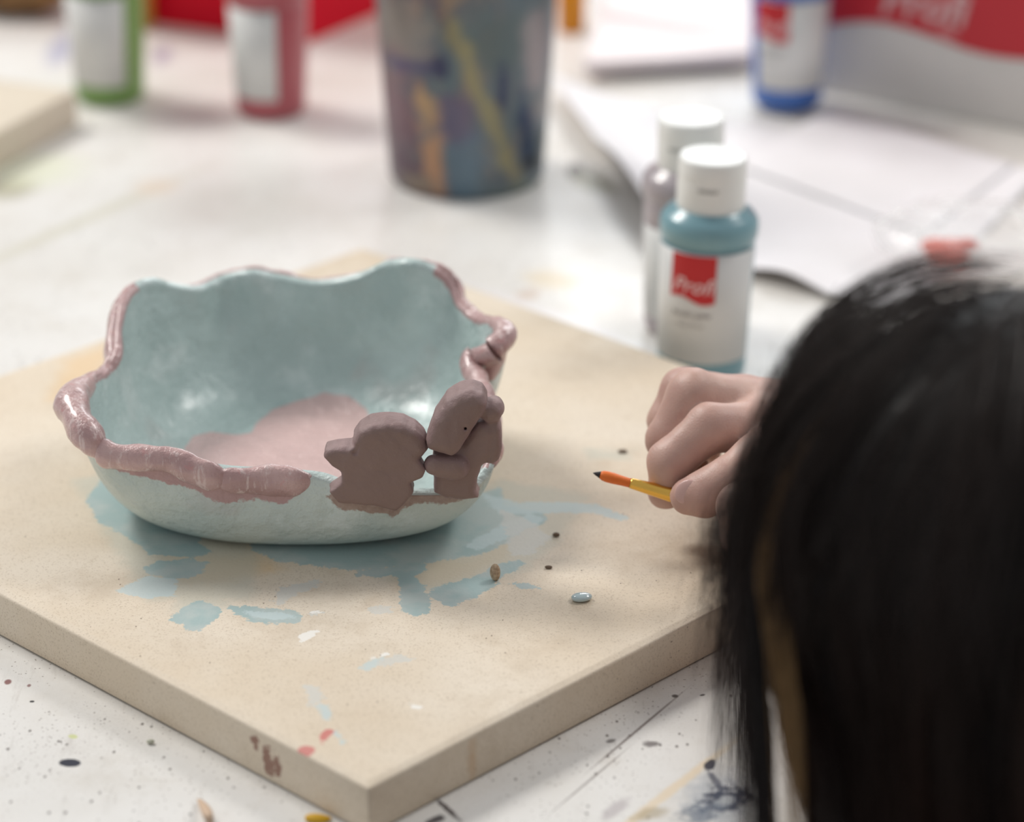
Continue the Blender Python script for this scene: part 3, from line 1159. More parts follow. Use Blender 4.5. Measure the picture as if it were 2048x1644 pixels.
def bottle(px, py, z, col, label, face_deg, logo=True, H=0.092, taper=1.06, tilt=0.0, lab=(0.0110, 0.0572), group='small acrylic paint bottles', half=1.25, translucent=False, name='paint_bottle', cap=True, logo_off=0.0):
    p = U(px, py, z)
    root = empty(name, tuple(p), label, 'bottle', group)
    R = R_B
    bodym = simple('bottle_' + label.split()[0], col, 0.28, coat=0.2)
    R2 = R * taper
    prof = [(0, 0.0003), (R * 0.82, 0.0), (R * 0.95, 0.0012), (R, 0.004), (R, 0.008), (R2 * 0.99, 0.054), (R2 * 0.985, 0.0565), (R2 * 0.955, 0.0575), (R2 * 0.96, 0.0585),
            (R2 * 1.02, 0.0600), (R2 * 1.04, 0.0635), (R2 * 1.02, 0.0665), (R2 * 0.93, 0.0690), (R2 * 0.78, 0.0702), (R2 * 0.74, 0.0715), (0, 0.0718)]
    me = lathe(prof, 64, cap=False)
    b = link('body', me, bodym)
    Rc = R * 0.76
    prof = [(0, 0.0712), (Rc * 0.99, 0.0712), (Rc, 0.0718), (Rc, H - 0.0085), (Rc * 0.995, H - 0.0081), (Rc * 1.0, H - 0.0077), (Rc * 0.985, H - 0.0010), (Rc * 0.96, H - 0.0002), (Rc * 0.9, H), (Rc * 0.3, H - 0.0004), (0, H - 0.0004)]
    c = link('cap', lathe(prof, 64, cap=False), M_CAP)
    # thumb notch under the flip lid
    ph = math.radians(face_deg)
    v = []
    notch = wrap(box_mesh([(-.004, 0), (.004, 0), (.004, .0016), (-.004, .0016)], -0.0004, 0.0004), Rc + 0.0001, ph, H - 0.0115)
    nt = link('lid_notch', notch, simple('cap_notch_' + label.split()[0], srgb(230, 230, 226), 0.4), smooth=False)
    l0, l1 = lab
    Rl = R * 1.012
    # the label widens a little with the body
    lm = label_mesh(1.0, ph, half, l0, l1)
    for vv in lm.vertices:
        rr_ = (R + (R2 * 0.99 - R) * (vv.co.z - 0.008) / 0.046) + 0.00035
        vv.co.x *= rr_; vv.co.y *= rr_
    lb = link('paper_label', lm, M_LABEL)
    parts = [b, c, lb]
    subs = [(nt, c)]
    if logo:
        Rm = R2 * 0.99 + 0.0007
        # red square with a wavy lower edge
        s = 0.0094
        xo = logo_off
        top = l1 - 0.0004
        pts = [(xo - s, top), (xo - s, top - 0.0184)]
        for i in range(1, 12):
            u = i / 12
            pts.append((xo - s + 2 * s * u, top - 0.0184 - 0.0012 * math.sin(u * math.pi * 2) * -1 - 0.001 * u))
        pts += [(xo + s, top - 0.0196), (xo + s, top)]
        me = pydata([(x, y, 0) for x, y in pts], [list(range(len(pts)))])
        bm = bmesh.new(); bm.from_mesh(me)
        bmesh.ops.triangulate(bm, faces=bm.faces)
        bmesh.ops.subdivide_edges(bm, edges=bm.edges, cuts=3, use_grid_fill=True)
        bm.to_mesh(me); bm.free()
        lg = link('logo_patch', wrap(me, Rm, ph, 0), M_RED, smooth=False)
        tx = text_mesh('Profi', 0.0088, shear=0.3, bold=0.0001)
        tx.transform(Matrix.Translation((xo, top - 0.0155, 0)))
        tx = link('logo_text', wrap(tx, Rm + 0.00015, ph, 0), M_WTXT, smooth=False)
        t2 = text_mesh('Acrylic paint', 0.0032, bold=0.00005)
        t2.transform(Matrix.Translation((xo, top - 0.0258, 0)))
        t3 = text_mesh('matt 59 ml', 0.0024)
        t3.transform(Matrix.Translation((xo, top - 0.0300, 0)))
        t2 = link('label_text', wrap(merge_meshes([(t2, 0), (t3, 0)]), Rm + 0.0001, ph, 0), M_GTXT, smooth=False)
        subs += [(lg, lb), (tx, lb), (t2, lb)]
    for q in parts:
        q.parent = root
    for q, par in subs:
        q.parent = par
    if tilt:
        root.rotation_euler = (0, tilt, 0)
    return root


bottle(1400, 745, 0.0, srgb(122, 162, 172), 'teal blue paint bottle with white cap and red logo, behind the hand', -100, tilt=math.radians(1.8), half=1.32, logo_off=-0.0035)
bottle(1372, 655, 0.0, srgb(172, 162, 166), 'greyish lilac paint bottle half hidden behind the teal one', -118, logo=False, lab=(0.0085, 0.048), half=0.9)
bottle(1573, 203, 0.0025, srgb(60, 108, 186), 'bright blue paint bottle with white label, standing on the paper', -86, logo=True, half=1.05, logo_off=-0.013, taper=1.14)
bottle(221, 195, 0.0, srgb(120, 158, 84), 'leaf green paint bottle with white label, beside the far wooden panel', -110, logo=False, half=0.95, taper=1.14)
bottle(543, 222, 0.0, srgb(182, 90, 98), 'dusty rose paint bottle with white label, in front of the red box', -118, logo=False, half=0.75, taper=1.14)
# dark print on the lilac bottle's side
# ================================================================= BRUSH CUP
def build_cup():
    p = U(934, 350, 0.0)
    d = math.hypot(p[0], p[1])
    root = empty('brush_cup', tuple(p), 'clear plastic cup caked with dried blue, ochre and purple paint, holding brushes', 'cup')
    t = NT('paint_smeared_plastic')
    tc = t.n('ShaderNodeTexCoord').outputs['Object']
    mp = t.n('ShaderNodeMapping'); mp.inputs['Scale'].default_value = (1, 1, 0.45); t.l(tc, mp.inputs['Vector'])
    v = mp.outputs[0]
    n = t.noise(34, 4, 0.6, vec=v, dist=1.2)
    cr = t.n('ShaderNodeValToRGB')
    t.l(n, cr.inputs[0])
    e = cr.color_ramp.elements
    e[0].position = 0.28; e[0].color = srgb(52, 52, 92)
    e[1].position = 0.76; e[1].color = srgb(100, 56, 60)
    for pos, col in ((0.36, srgb(88, 88, 108)), (0.43, srgb(84, 108, 122)), (0.50, srgb(120, 122, 118)), (0.56, srgb(98, 84, 100)), (0.62, srgb(176, 140, 104)), (0.68, srgb(110, 84, 90))):
        q = e.new(pos); q.color = col
    sep = t.n('ShaderNodeSeparateXYZ'); t.l(tc, sep.inputs[0])
    right = t.step(sep.outputs['X'], -0.022, 0.010)
    c = t.mix(t.math('MULTIPLY', right, 0.72), cr.outputs[0], t.mix(t.noise(50, 3, vec=v), srgb(78, 102, 116), srgb(122, 132, 130)))
    left = t.step(sep.outputs['X'], -0.012, -0.034)
    c = t.mix(t.math('MULTIPLY', left, 0.55), c, t.mix(t.noise(30, 3, vec=v), srgb(120, 88, 96), srgb(136, 118, 112)))
    wv = t.noise(70, 3, .6, vec=tc)

    def smear(px, py, rw, rh, lean, col, k=.9):
        nonlocal c
        mp2 = t.n('ShaderNodeMapping'); mp2.vector_type = 'TEXTURE'
        mp2.inputs['Location'].default_value = ((px - 934) / 4350, -.036, (378 - py) / 4100)
        mp2.inputs['Rotation'].default_value = (0, -lean, 0)
        mp2.inputs['Scale'].default_value = (rw / 4350, .034, rh / 4100)
        t.l(tc, mp2.inputs['Vector'])
        ln = t.n('ShaderNodeVectorMath', operation='LENGTH'); t.l(mp2.outputs[0], ln.inputs[0])
        dd = t.math('ADD', ln.outputs['Value'], t.math('MULTIPLY', t.math('SUBTRACT', wv, .5), 3.0))
        c = t.mix(t.math('MULTIPLY', t.step(dd, 1.6, .5), k * .85), c, col)
    smear(810, 70, 60, 70, 0, srgb(148, 138, 130))
    smear(800, 230, 40, 110, 0, srgb(128, 90, 100))
    smear(820, 330, 45, 60, 0, srgb(96, 74, 88))
    smear(930, 310, 50, 100, .1, srgb(96, 122, 140))
    smear(920, 200, 40, 45, 0, srgb(104, 88, 116))
    smear(830, 118, 60, 14, .1, srgb(78, 74, 112))
    smear(886, 115, 18, 26, 0, srgb(36, 36, 84), 1)
    smear(850, 185, 20, 42, .2, srgb(196, 158, 112), 1)
    smear(868, 295, 20, 60, .1, srgb(206, 156, 116), 1)
    smear(838, 350, 30, 18, 0, srgb(140, 126, 108))
    smear(860, 385, 40, 12, 0, srgb(128, 56, 56))
    smear(1010, 60, 70, 60, 0, srgb(92, 108, 108))
    smear(1075, 100, 26, 80, 0, srgb(170, 156, 156))
    smear(1008, 155, 12, 34, 0, srgb(44, 52, 92), 1)
    smear(1055, 260, 16, 80, .05, srgb(34, 56, 92), 1)
    smear(1062, 320, 18, 14, 0, srgb(34, 34, 40), 1)
    smear(975, 195, 17, 195, .36, srgb(160, 150, 108), .95)
    smear(1040, 370, 60, 18, 0, srgb(104, 124, 122))
    t.base(c)
    t.rough(0.3)
    t.b.inputs['Transmission Weight'].default_value = 0.0
    tr = t.n('ShaderNodeBsdfTransparent')
    tr.inputs[0].default_value = srgb(225, 225, 225)
    ms = t.n('ShaderNodeMixShader')
    fac = t.step(t.noise(30, 3, 0.5, vec=v), 0.30, 0.55)
    fac = t.math('MULTIPLY_ADD', fac, 0.25, 0.70)
    t.l(fac, ms.inputs[0]); t.l(tr.outputs[0], ms.inputs[1]); t.l(t.b.outputs[0], ms.inputs[2])
    t.l(ms.outputs[0], t.t.nodes['Material Output'].inputs[0])
    R0, R1, H = 0.0366, 0.0440, 0.118
    prof = [(0, 0.0), (R0 * 0.93, 0.0), (R0, 0.003)]
    for i in range(1, 13):
        prof.append((R0 + (R1 - R0) * i / 12, 0.003 + (H - 0.003) * i / 12))
    prof += [(R1 + 0.001, H), (R1 + .001, H + .002), (R1 - .001, H + .002)]
    for i in range(12, -1, -1):
        prof.append((R0 + (R1 - R0) * i / 12 - 0.0012, 0.003 + (H - 0.003) * i / 12))
    prof += [(R0 * 0.9, 0.002), (0, 0.002)]
    me = lathe(prof, 72, cap=False)
    o = link('cup_wall', me, t.m); o.parent = root
    # murky rinse water inside
    prof = [(0, 0.0024)]
    for i in range(13):
        if i <= 8:
            prof.append((R0 + (R1 - R0) * i / 12 - 0.0016, 0.003 + (H - 0.003) * i / 12))
    prof.append((0, 0.003 + (H - 0.003) * 8 / 12))
    # brushes stand in it, leaning in different directions
    return root, p, R0, R1, H


cup, CUP, R0, R1, CH = build_cup()


def brush(base, top, r, hcol, label, flip=False, group='brushes standing in the cup', tipcol=None):
    root = empty('paint_brush', tuple(base), label, 'brush', group)
    a = Vector(base); b = Vector(top)
    L = (b - a).length
    def P(u):
        return a.lerp(b, u)
    m = simple('brush_handle_' + label.split()[0], hcol, 0.35, coat=0.3)
    us = [0, .03, .2, .45, .68]
    rs_ = [r * .45, r * .7, r, r * .95, r * .75]
    h = link('handle', tube([P(u) for u in us], rs_, 12), m, root)
    f = link('ferrule', tube([P(.68), P(.69), P(.85)], [r * .8, r * .82, r * .9], 12), simple('steel_ferrule', srgb(200, 198, 190), 0.3, metal=1.0), root)
    k = link('bristles', tube([P(.85), P(.9), P(.96), P(1.0)], [r * .85, r * 1.05, r * .8, r * .15], 12), simple('bristle_' + label.split()[0], tipcol or srgb(90, 60, 40), 0.7), root)
    return root


def in_cup(x0, y0, x1, y1, L=0.2, z0=0.005):
    a = np.array([CUP[0] + x0, CUP[1] + y0, Z0 + z0])
    d = np.array([x1 - x0, y1 - y0, 0.11]); d /= np.linalg.norm(d)
    return a, a + d * L


brush(*in_cup(.024, -.018, -.012, -.030, .19), .0042, srgb(198, 184, 120), 'yellow handled brush leaning left across the front of the cup')
brush(*in_cup(.026, .004, .034, .010, .21), .0036, srgb(30, 48, 92), 'navy handled brush standing upright at the right in the cup')
brush(*in_cup(-.012, -.022, -.010, -.034, .2), .0040, srgb(222, 170, 110), 'tan wooden brush standing at front left of the cup')
brush(*in_cup(-.022, .006, -.030, .012, .2), .0038, srgb(110, 50, 58), 'maroon handled brush at the left side of the cup')
brush(*in_cup(.004, .012, .006, .030, .22), .0042, srgb(70, 120, 140), 'teal handled brush at the back of the cup')
brush(*in_cup(.0, -.008, -.002, .0, .2), .0046, srgb(46, 44, 84), 'dark violet handled brush in the middle of the cup')

# ================================================================= BACKGROUND THINGS
# red box with its corner toward the viewer
m_redbox = simple('red_card', srgb(214, 0, 38), 0.6, spec=0.2)
c0 = U(613, 88)[:2]; cl = U(280, 44)[:2]; cr_ = U(750, 30)[:2]
dl = (cl - c0); dl /= np.linalg.norm(dl)
dr = (cr_ - c0); dr /= np.linalg.norm(dr)
q1 = c0 + dl * 0.105; q2 = c0 + dr * 0.16
rb = empty('red_box', (float(c0[0]), float(c0[1]), Z0), 'plain bright red cardboard box behind the rose paint bottle', 'box')
link('box_body', box_mesh([tuple(c0), tuple(q2), tuple(q1 + q2 - c0), tuple(q1)], Z0, Z0 + 0.105, 0.0006), m_redbox, rb, smooth=False)
lid = [tuple(c0 + (-dl - dr) * .0012), tuple(q2 + (dr - dl) * .0012), tuple(q1 + q2 - c0 + (dl + dr) * .0012), tuple(q1 + (dl - dr) * .0012)]
link('lid', box_mesh(lid, Z0 + 0.085, Z0 + 0.107, 0.0006), m_redbox, rb, smooth=False)

# orange tube beside the green bottle
p = U(287, 55)
orr = empty('paint_tube', tuple(p), 'orange paint tube standing behind the green bottle', 'tube')
o = link('tube_body', lathe([(0, .012), (.0058, .012), (.0062, .014), (.0065, .05), (.004, .085), (0.001, .09), (0, .09)], 24, False), simple('orange_tube', srgb(214, 140, 50), 0.35)); o.parent = orr
o = link('cap', lathe([(0, 0), (.0056, 0), (.006, .001), (.0058, .0122), (0, .0122)], 24, False), simple('orange_tube_cap', srgb(200, 150, 60), 0.4)); o.parent = orr

# yellow marker behind the cup
p = U(1143, 62)
ym = empty('marker_pen', tuple(p), 'thick yellow marker standing behind the brush cup', 'marker')
o = link('barrel', lathe([(0, .03), (.0066, .03), (.0072, .032), (.0074, .11), (.0066, .114), (0, .115)], 32, False), simple('yellow_plastic', srgb(226, 150, 0), 0.35)); o.parent = ym
o = link('cap', lathe([(0, 0), (.0068, 0), (.0075, .001), (.0077, .030), (.0072, .0305), (0, .0306)], 32, False), simple('yellow_cap_plastic', srgb(222, 142, 0), 0.3)); o.parent = ym

# far wooden panel, upper left
def panel():
    a = U(152, 180, 0.018)[:2]
    b = U(0, 262, 0.018)[:2]
    c = U(40, 75, 0.018)[:2]
    d1 = b - a; d1 /= np.linalg.norm(d1)
    n = np.array([-d1[1], d1[0]]); n = n if n @ (c - a) > 0 else -n
    c1 = [a, a + d1 * .2, a + d1 * .2 + n * .16, a + n * .16]
    t = NT('pale_wood_panel')
    g = t.noise(1, 4, .6, vec=t.scaled(60, 500, 200, 0.5))
    t.base(t.mix(g, srgb(226, 216, 200), srgb(204, 190, 168)))
    t.rough(.55)
    o = link('wooden_panel', box_mesh([tuple(q) for q in c1], Z0 + 0.0003, Z0 + 0.018, 0.001), t.m, smooth=False)
    tag(o, 'pale wooden panel lying on the table at the upper left of the photo', 'panel')
    # brown clay block lying behind/on it
    g, lo = grid_points(tuple(U(45, 25, 0)[:2] - [.05, .03]) + (Z0,), tuple(U(45, 25, 0)[:2] + [.05, .04]) + (Z0 + .05,), .0015)
    ce = U(45, 25, 0) + [0, 0, .016]
    d = ellip(g, ce, (.034, .018, .016)) + vnoise(g, 160, 5) * .0012
    d = smax(d, Z0 + .0003 - g[..., 2], .001)
    o = link('clay_lump', iso(d, lo, .0015), simple('ochre_clay', srgb(150, 112, 70), .7, srgb(84, 58, 34), 55, bump=.4, bscale=120))
    tag(o, 'ochre brown lump of clay behind the pale wooden panel', 'clay lump')


panel()

# printed cardboard box on the right, red top over white with a wavy border
def big_box():
    a = U(1640, 183)[:2]; b = U(2048, 262)[:2]
    d1 = b - a; L = np.linalg.norm(d1); d1 /= L
    n = np.array([-d1[1], d1[0]]); n = n if n[1] > 0 else -n
    Lx = L * 1.35
    corners = [a, a + d1 * Lx, a + d1 * Lx + n * .10, a + n * .10]
    H = 0.13
    root = empty('cardboard_box', (float(a[0]), float(a[1]), Z0), 'large box with wavy red and white print, behind the blue bottle', 'box')
    white = simple('box_white_card', srgb(214, 210, 206), .5)
    red = simple('box_red_print', srgb(190, 32, 44), .5)
    bmh = box_mesh([tuple(q) for q in corners], Z0 + .0003, Z0 + H, .0008)
    link('box_body', bmh, white, root, smooth=False)

    def onface(px, py, off=.0006):
        # point of the front face seen at that photo point
        dd = ray(px, py)
        nn = np.array([n[0], n[1], 0]); p0 = np.array([a[0], a[1], 0])
        t_ = ((p0 - CAM) @ nn) / (dd @ nn)
        q = CAM + dd * t_
        return q - nn * off
    wave = [(1642, 52), (1672, 47), (1705, 43), (1740, 42), (1775, 46), (1810, 55), (1845, 66), (1880, 78), (1915, 92), (1950, 103), (1985, 111), (2020, 116), (2060, 119), (2110, 119), (2160, 112)]
    W = [onface(x, y) for x, y in wave]
    top = [np.array([q[0], q[1], Z0 + H - .0005]) for q in W]
    v = W + top
    m = len(W)
    f = [(i, i + 1, m + i + 1, m + i) for i in range(m - 1)]
    link('red_print', pydata(v, f), red, root, smooth=False)
    # white brand script whose lower half shows
    X = np.array([d1[0], d1[1], 0]); Y = np.array([0, 0, 1.])

    def script(body, size, px, py, mat, name, shear=.25):
        tm = text_mesh(body, size, shear=shear, bold=.0006)
        o0 = onface(px, py, .0010)
        for vv in tm.vertices:
            q = o0 + X * vv.co.x + Y * vv.co.y
            vv.co = Vector(q)
        return link(name, tm, mat, root, smooth=False)
    script('Profi', .024, 1845, 38, simple('box_script_print', srgb(214, 170, 170), .5), 'brand_script')
    pts = [onface(x, y, .0010) for x, y in [(1884, 44), (1898, 44), (1920, 84), (1903, 78), (1880, 70)]]
    link('print_swash', pydata(pts, [list(range(len(pts)))]), simple('box_swash_print', srgb(206, 120, 122), .5), root, smooth=False)
    link('lid_flap', box_mesh([tuple(q) for q in corners], Z0 + H + .0001, Z0 + H + .001), red, root, smooth=False)
    return root


big_box()


# paper sheets under and around the bottles
def sheet(name, corners_px, z, label, mat, nu=40, nv=40, lift=None, thick=.0006, amp=.0008, seed=1):
    P = [U(x, y, zz) for (x, y, zz) in corners_px]        # order: near-left, near-right, far-right, far-left
    V = []
    for i in range(nu):
        for j in range(nv):
            u, v_ = i / (nu - 1), j / (nv - 1)
            q = (P[0] * (1 - u) + P[1] * u) * (1 - v_) + (P[3] * (1 - u) + P[2] * u) * v_
            q = q.copy()
            if lift is not None:
                q[2] += lift(u, v_)
            V.append(q)
    V = np.array(V)
    V[:, 2] += (vnoise(V, 22, seed) + 1) * amp
    V[:, 2] = np.maximum(V[:, 2], Z0 + .0008)
    n = len(V)
    low = V.copy(); low[:, 2] -= thick
    idx = np.arange(n).reshape(nu, nv)
    q = np.stack([idx[:-1, :-1], idx[1:, :-1], idx[1:, 1:], idx[:-1, 1:]], -1).reshape(-1, 4)
    q2 = q[:, ::-1] + n
    per = [idx[i, 0] for i in range(nu)] + [idx[-1, j] for j in range(1, nv)] + [idx[i, -1] for i in range(nu - 2, -1, -1)] + [idx[0, j] for j in range(nv - 2, 0, -1)]
    per = np.array(per)
    s = np.stack([per, per + n, np.roll(per, -1) + n, np.roll(per, -1)], -1)
    me = fast_mesh(np.concatenate([V, low]), np.concatenate([q, q2, s]))
    bm = bmesh.new(); bm.from_mesh(me); bmesh.ops.recalc_face_normals(bm, faces=bm.faces); bm.to_mesh(me); bm.free()
    o = link(name, me, mat)
    return tag(o, label, 'paper')


m_paper = simple('white_paper', srgb(240, 238, 240), .55, srgb(234, 232, 233), 20)
m_paper2 = simple('paper_red_reflection', srgb(238, 228, 228), .5, srgb(232, 220, 220), 14)  # pink here is reflected red light put into the base colour
# big sheet: its left edge curls up off the table, near edge bows up
sheet('paper_sheet', [(1322, 505, .0005), (1800, 640, .0005), (2090, 345, .0005), (1095, 180, .0005)], 0, 'big white sheet of paper curling off the table, under the blue bottle', m_paper, 60, 60,
      lift=lambda u, v: .016 * max(0, 1 - u * 4.5) ** 1.6 * (0.35 + .65 * math.sin(min(1, v * 1.6 + .15) * math.pi * .9) ** .8) + .0065 * math.exp(-((u - .52) / .18) ** 2) * max(0, 1 - v * 6) ** 2)
sheet('paper_sheet', [(1480, 330, .0026), (1850, 468, .0022), (2030, 330, .0022), (1660, 215, .0030)], 0, 'smaller white sheet lying on top of the big one, right of the bottles', m_paper, 30, 30, amp=.0004, seed=4)
# pad of paper, red reflection tinted into its colour
P4 = [U(1170, 128, .010)[:2], U(1500, 108, .010)[:2], U(1560, -60, .010)[:2], U(1230, -60, .010)[:2]]
o = link('paper_pad', box_mesh([tuple(q) for q in P4], Z0 + .0042, Z0 + .011, .0008), m_paper2, smooth=False)
tag(o, 'pale pad of paper, pink with painted-in red reflection, between the marker and the blue bottle', 'paper pad')


# crumpled clear bag with coral bits
def clear_bag():
    ce = U(1935, 485, .012)
    t = NT('clear_film')
    t.base(srgb(250, 250, 250))
    t.rough(.12)
    t.b.inputs['Specular IOR Level'].default_value = .8
    tr = t.n('ShaderNodeBsdfTransparent')
    ms = t.n('ShaderNodeMixShader')
    lw = t.n('ShaderNodeLayerWeight'); lw.inputs[0].default_value = .35
    t.bump(t.noise(60, 4), .6, .004)
    t.l(t.math('MULTIPLY_ADD', lw.outputs['Facing'], .5, .10), ms.inputs[0])
    t.l(tr.outputs[0], ms.inputs[1]); t.l(t.b.outputs[0], ms.inputs[2])
    t.l(ms.outputs[0], t.t.nodes['Material Output'].inputs[0])
    root = empty('clear_bag', (float(ce[0]), float(ce[1]), Z0 + .003), 'crumpled clear plastic bag with coral pieces, on the paper behind the hair', 'bag')
    g, lo = grid_points(ce - [.05, .045, .02], ce + [.05, .045, .03], .0018)
    d = ellip(g, ce + [0, 0, .002], (.040, .034, .014)) + vnoise(g, 150, 3) * .0022 + vnoise(g, 330, 8) * .0011
    d = smax(d, Z0 + .0033 - g[..., 2], .002)
    link('film', iso(d, lo, .0018), t.m, root)
    m = simple('coral_clay', srgb(226, 120, 104), .6)
    for (px, py, r) in ((1868, 492, .0062), (1900, 498, .0070), (1935, 490, .0052), (1880, 515, .0060), (1915, 520, .0058)):
        q = U(px, py, .010)
        gg, l2 = grid_points(q - .01, q + .01, .0012)
        dd = ellip(gg, q, (r, r * .8, r * .6)) + vnoise(gg, 500, int(px)) * .0006
        link('coral_piece', iso(dd, l2, .0012), m, root)


clear_bag()


# ================================================================= SMALL THINGS ON BOARD AND TABLE
def pebble(name, px, py, z, r, mat, label, cat, seed=1, vox=None, tall=1.0):
    p = U(px, py, z)
    vox = vox or max(r) / 14
    c = p + [0, 0, r[2] * .9]
    g, lo = grid_points(c - np.array(r) * 1.5, c + np.array(r) * 1.5, vox)
    d = ellip(g, c, r) + vnoise(g, 1.6 / max(r), seed) * max(r) * .13
    d = smax(d, Z0 + z + .00005 - g[..., 2], vox)
    o = link(name, relax(iso(d, lo, vox), 1), mat)
    return tag(o, label, cat)


m_crumb = simple('dry_clay_crumb', srgb(196, 174, 146), .8, srgb(164, 140, 114), 900, bump=.5, bscale=900)
pebble('clay_crumb', 991, 1160, BT, (.0016, .0016, .0030), m_crumb, 'upright beige crumb of clay on the board, in front of the bowl', 'crumb', 3)
t_ = NT('blue_paint_drop'); t_.base(srgb(186, 204, 206)); t_.rough(.06); t_.b.inputs['Coat Weight'].default_value = 1
pebble('paint_drop', 1163, 1199, BT, (.0034, .0030, .0013), t_.m, 'glossy pale blue paint drop on the board, right of the crumbs', 'paint drop', 5)
m_dark = simple('dark_crumb', srgb(110, 92, 76), .8)
pebble('clay_crumb', 1112, 1073, BT, (.0013, .0009, .0007), m_dark, 'tiny dark crumb on the board, below the tip of the brush', 'crumb', 6)
pebble('clay_crumb', 1097, 1137, BT, (.0013, .0008, .0006), m_dark, 'tiny dark crumb between the upright crumb and the paint drop', 'crumb', 7)
pebble('clay_crumb', 1245, 905, BT, (.0018, .0010, .0006), m_dark, 'flat greyish crumb on the board, above the brush ferrule', 'crumb', 8)
m_gr = simple('greenish_crumb', srgb(186, 186, 168), .8)
pebble('clay_crumb', 300, 1487, 0, (.0014, .0010, .0008), m_gr, 'small greenish grey crumb on the table, by the left side of the board', 'crumb', 9)
m_y = simple('yellow_crumb', srgb(216, 168, 30), .6)
pebble('paint_flake', 640, 1641, 0, (.0040, .0016, .0010), m_y, 'yellow flake under the front corner of the board', 'flake', 10)
# wood shaving, a curled ribbon
def shaving():
    pts = []
    for i in range(24):
        u = i / 23
        px = 398 + 22 * u + 6 * math.sin(u * 3)
        py = 1600 + 60 * u
        z = .001 + .004 * math.sin(u * math.pi) 
        pts.append(U(px, py, z))
    v, f = [], []
    for i, p in enumerate(pts):
        u = i / 23
        w_ = .0005 + .0011 * math.sin(min(1, u * 1.3 + .05) * math.pi * .8)
        for s, h in ((-1, 0), (1, .0006 * math.sin(u * 4)), (1, -.0003), (-1, -.0003)):
            v.append(p + np.array([s * w_, 0, h + .0004]))
    for i in range(23):
        for k_ in range(4):
            f.append((i * 4 + k_, i * 4 + (k_ + 1) % 4, i * 4 + 4 + (k_ + 1) % 4, i * 4 + 4 + k_))
    f += [(0, 3, 2, 1), (92, 93, 94, 95)]
    o = link('wood_shaving', pydata(v, f), simple('shaving_wood', srgb(204, 176, 150), .6), smooth=True)
    tag(o, 'thin curled tan wood shaving on the table at the bottom edge', 'shaving')


shaving()

# ================================================================= PERSON
m_skin = None


def mat_skin():
    t = NT('skin')
    n = t.noise(45, 4)
    c = t.mix(t.step(n, .3, .7), srgb(202, 166, 152), srgb(188, 150, 138))
    c = t.mix(t.math('MULTIPLY', t.step(t.noise(160, 3), .55, .75), .25), c, srgb(172, 124, 116))
    t.base(c)
    t.rough(.48)
    t.b.inputs['Subsurface Weight'].default_value = .15
    t.b.inputs['Subsurface Radius'].default_value = (1, .35, .2)
    t.b.inputs['Subsurface Scale'].default_value = .003
    cr1 = t.noise(1, 3, .7, vec=t.scaled(1500, 500, 900))
    vo = t.n('ShaderNodeTexVoronoi'); vo.feature = 'DISTANCE_TO_EDGE'; vo.inputs['Scale'].default_value = 900
    t.l(t.coords(), vo.inputs['Vector'])
    t.bump(t.math('ADD', t.math('MULTIPLY', vo.outputs['Distance'], .5), t.math('MULTIPLY', cr1, .7)), .3, .0005)
    return t.m


m_skin = mat_skin()
DH = 1.030


def HP(px, py, d):
    return UD(px, py, DH + d / 1000.0)


def chain(g, pts, rad, k=.0025):
    d = None
    for i in range(len(pts) - 1):
        e = cone(g, pts[i], pts[i + 1], rad[i] / 1000, rad[i + 1] / 1000)
        d = e if d is None else smin(d, e, k)
    return d


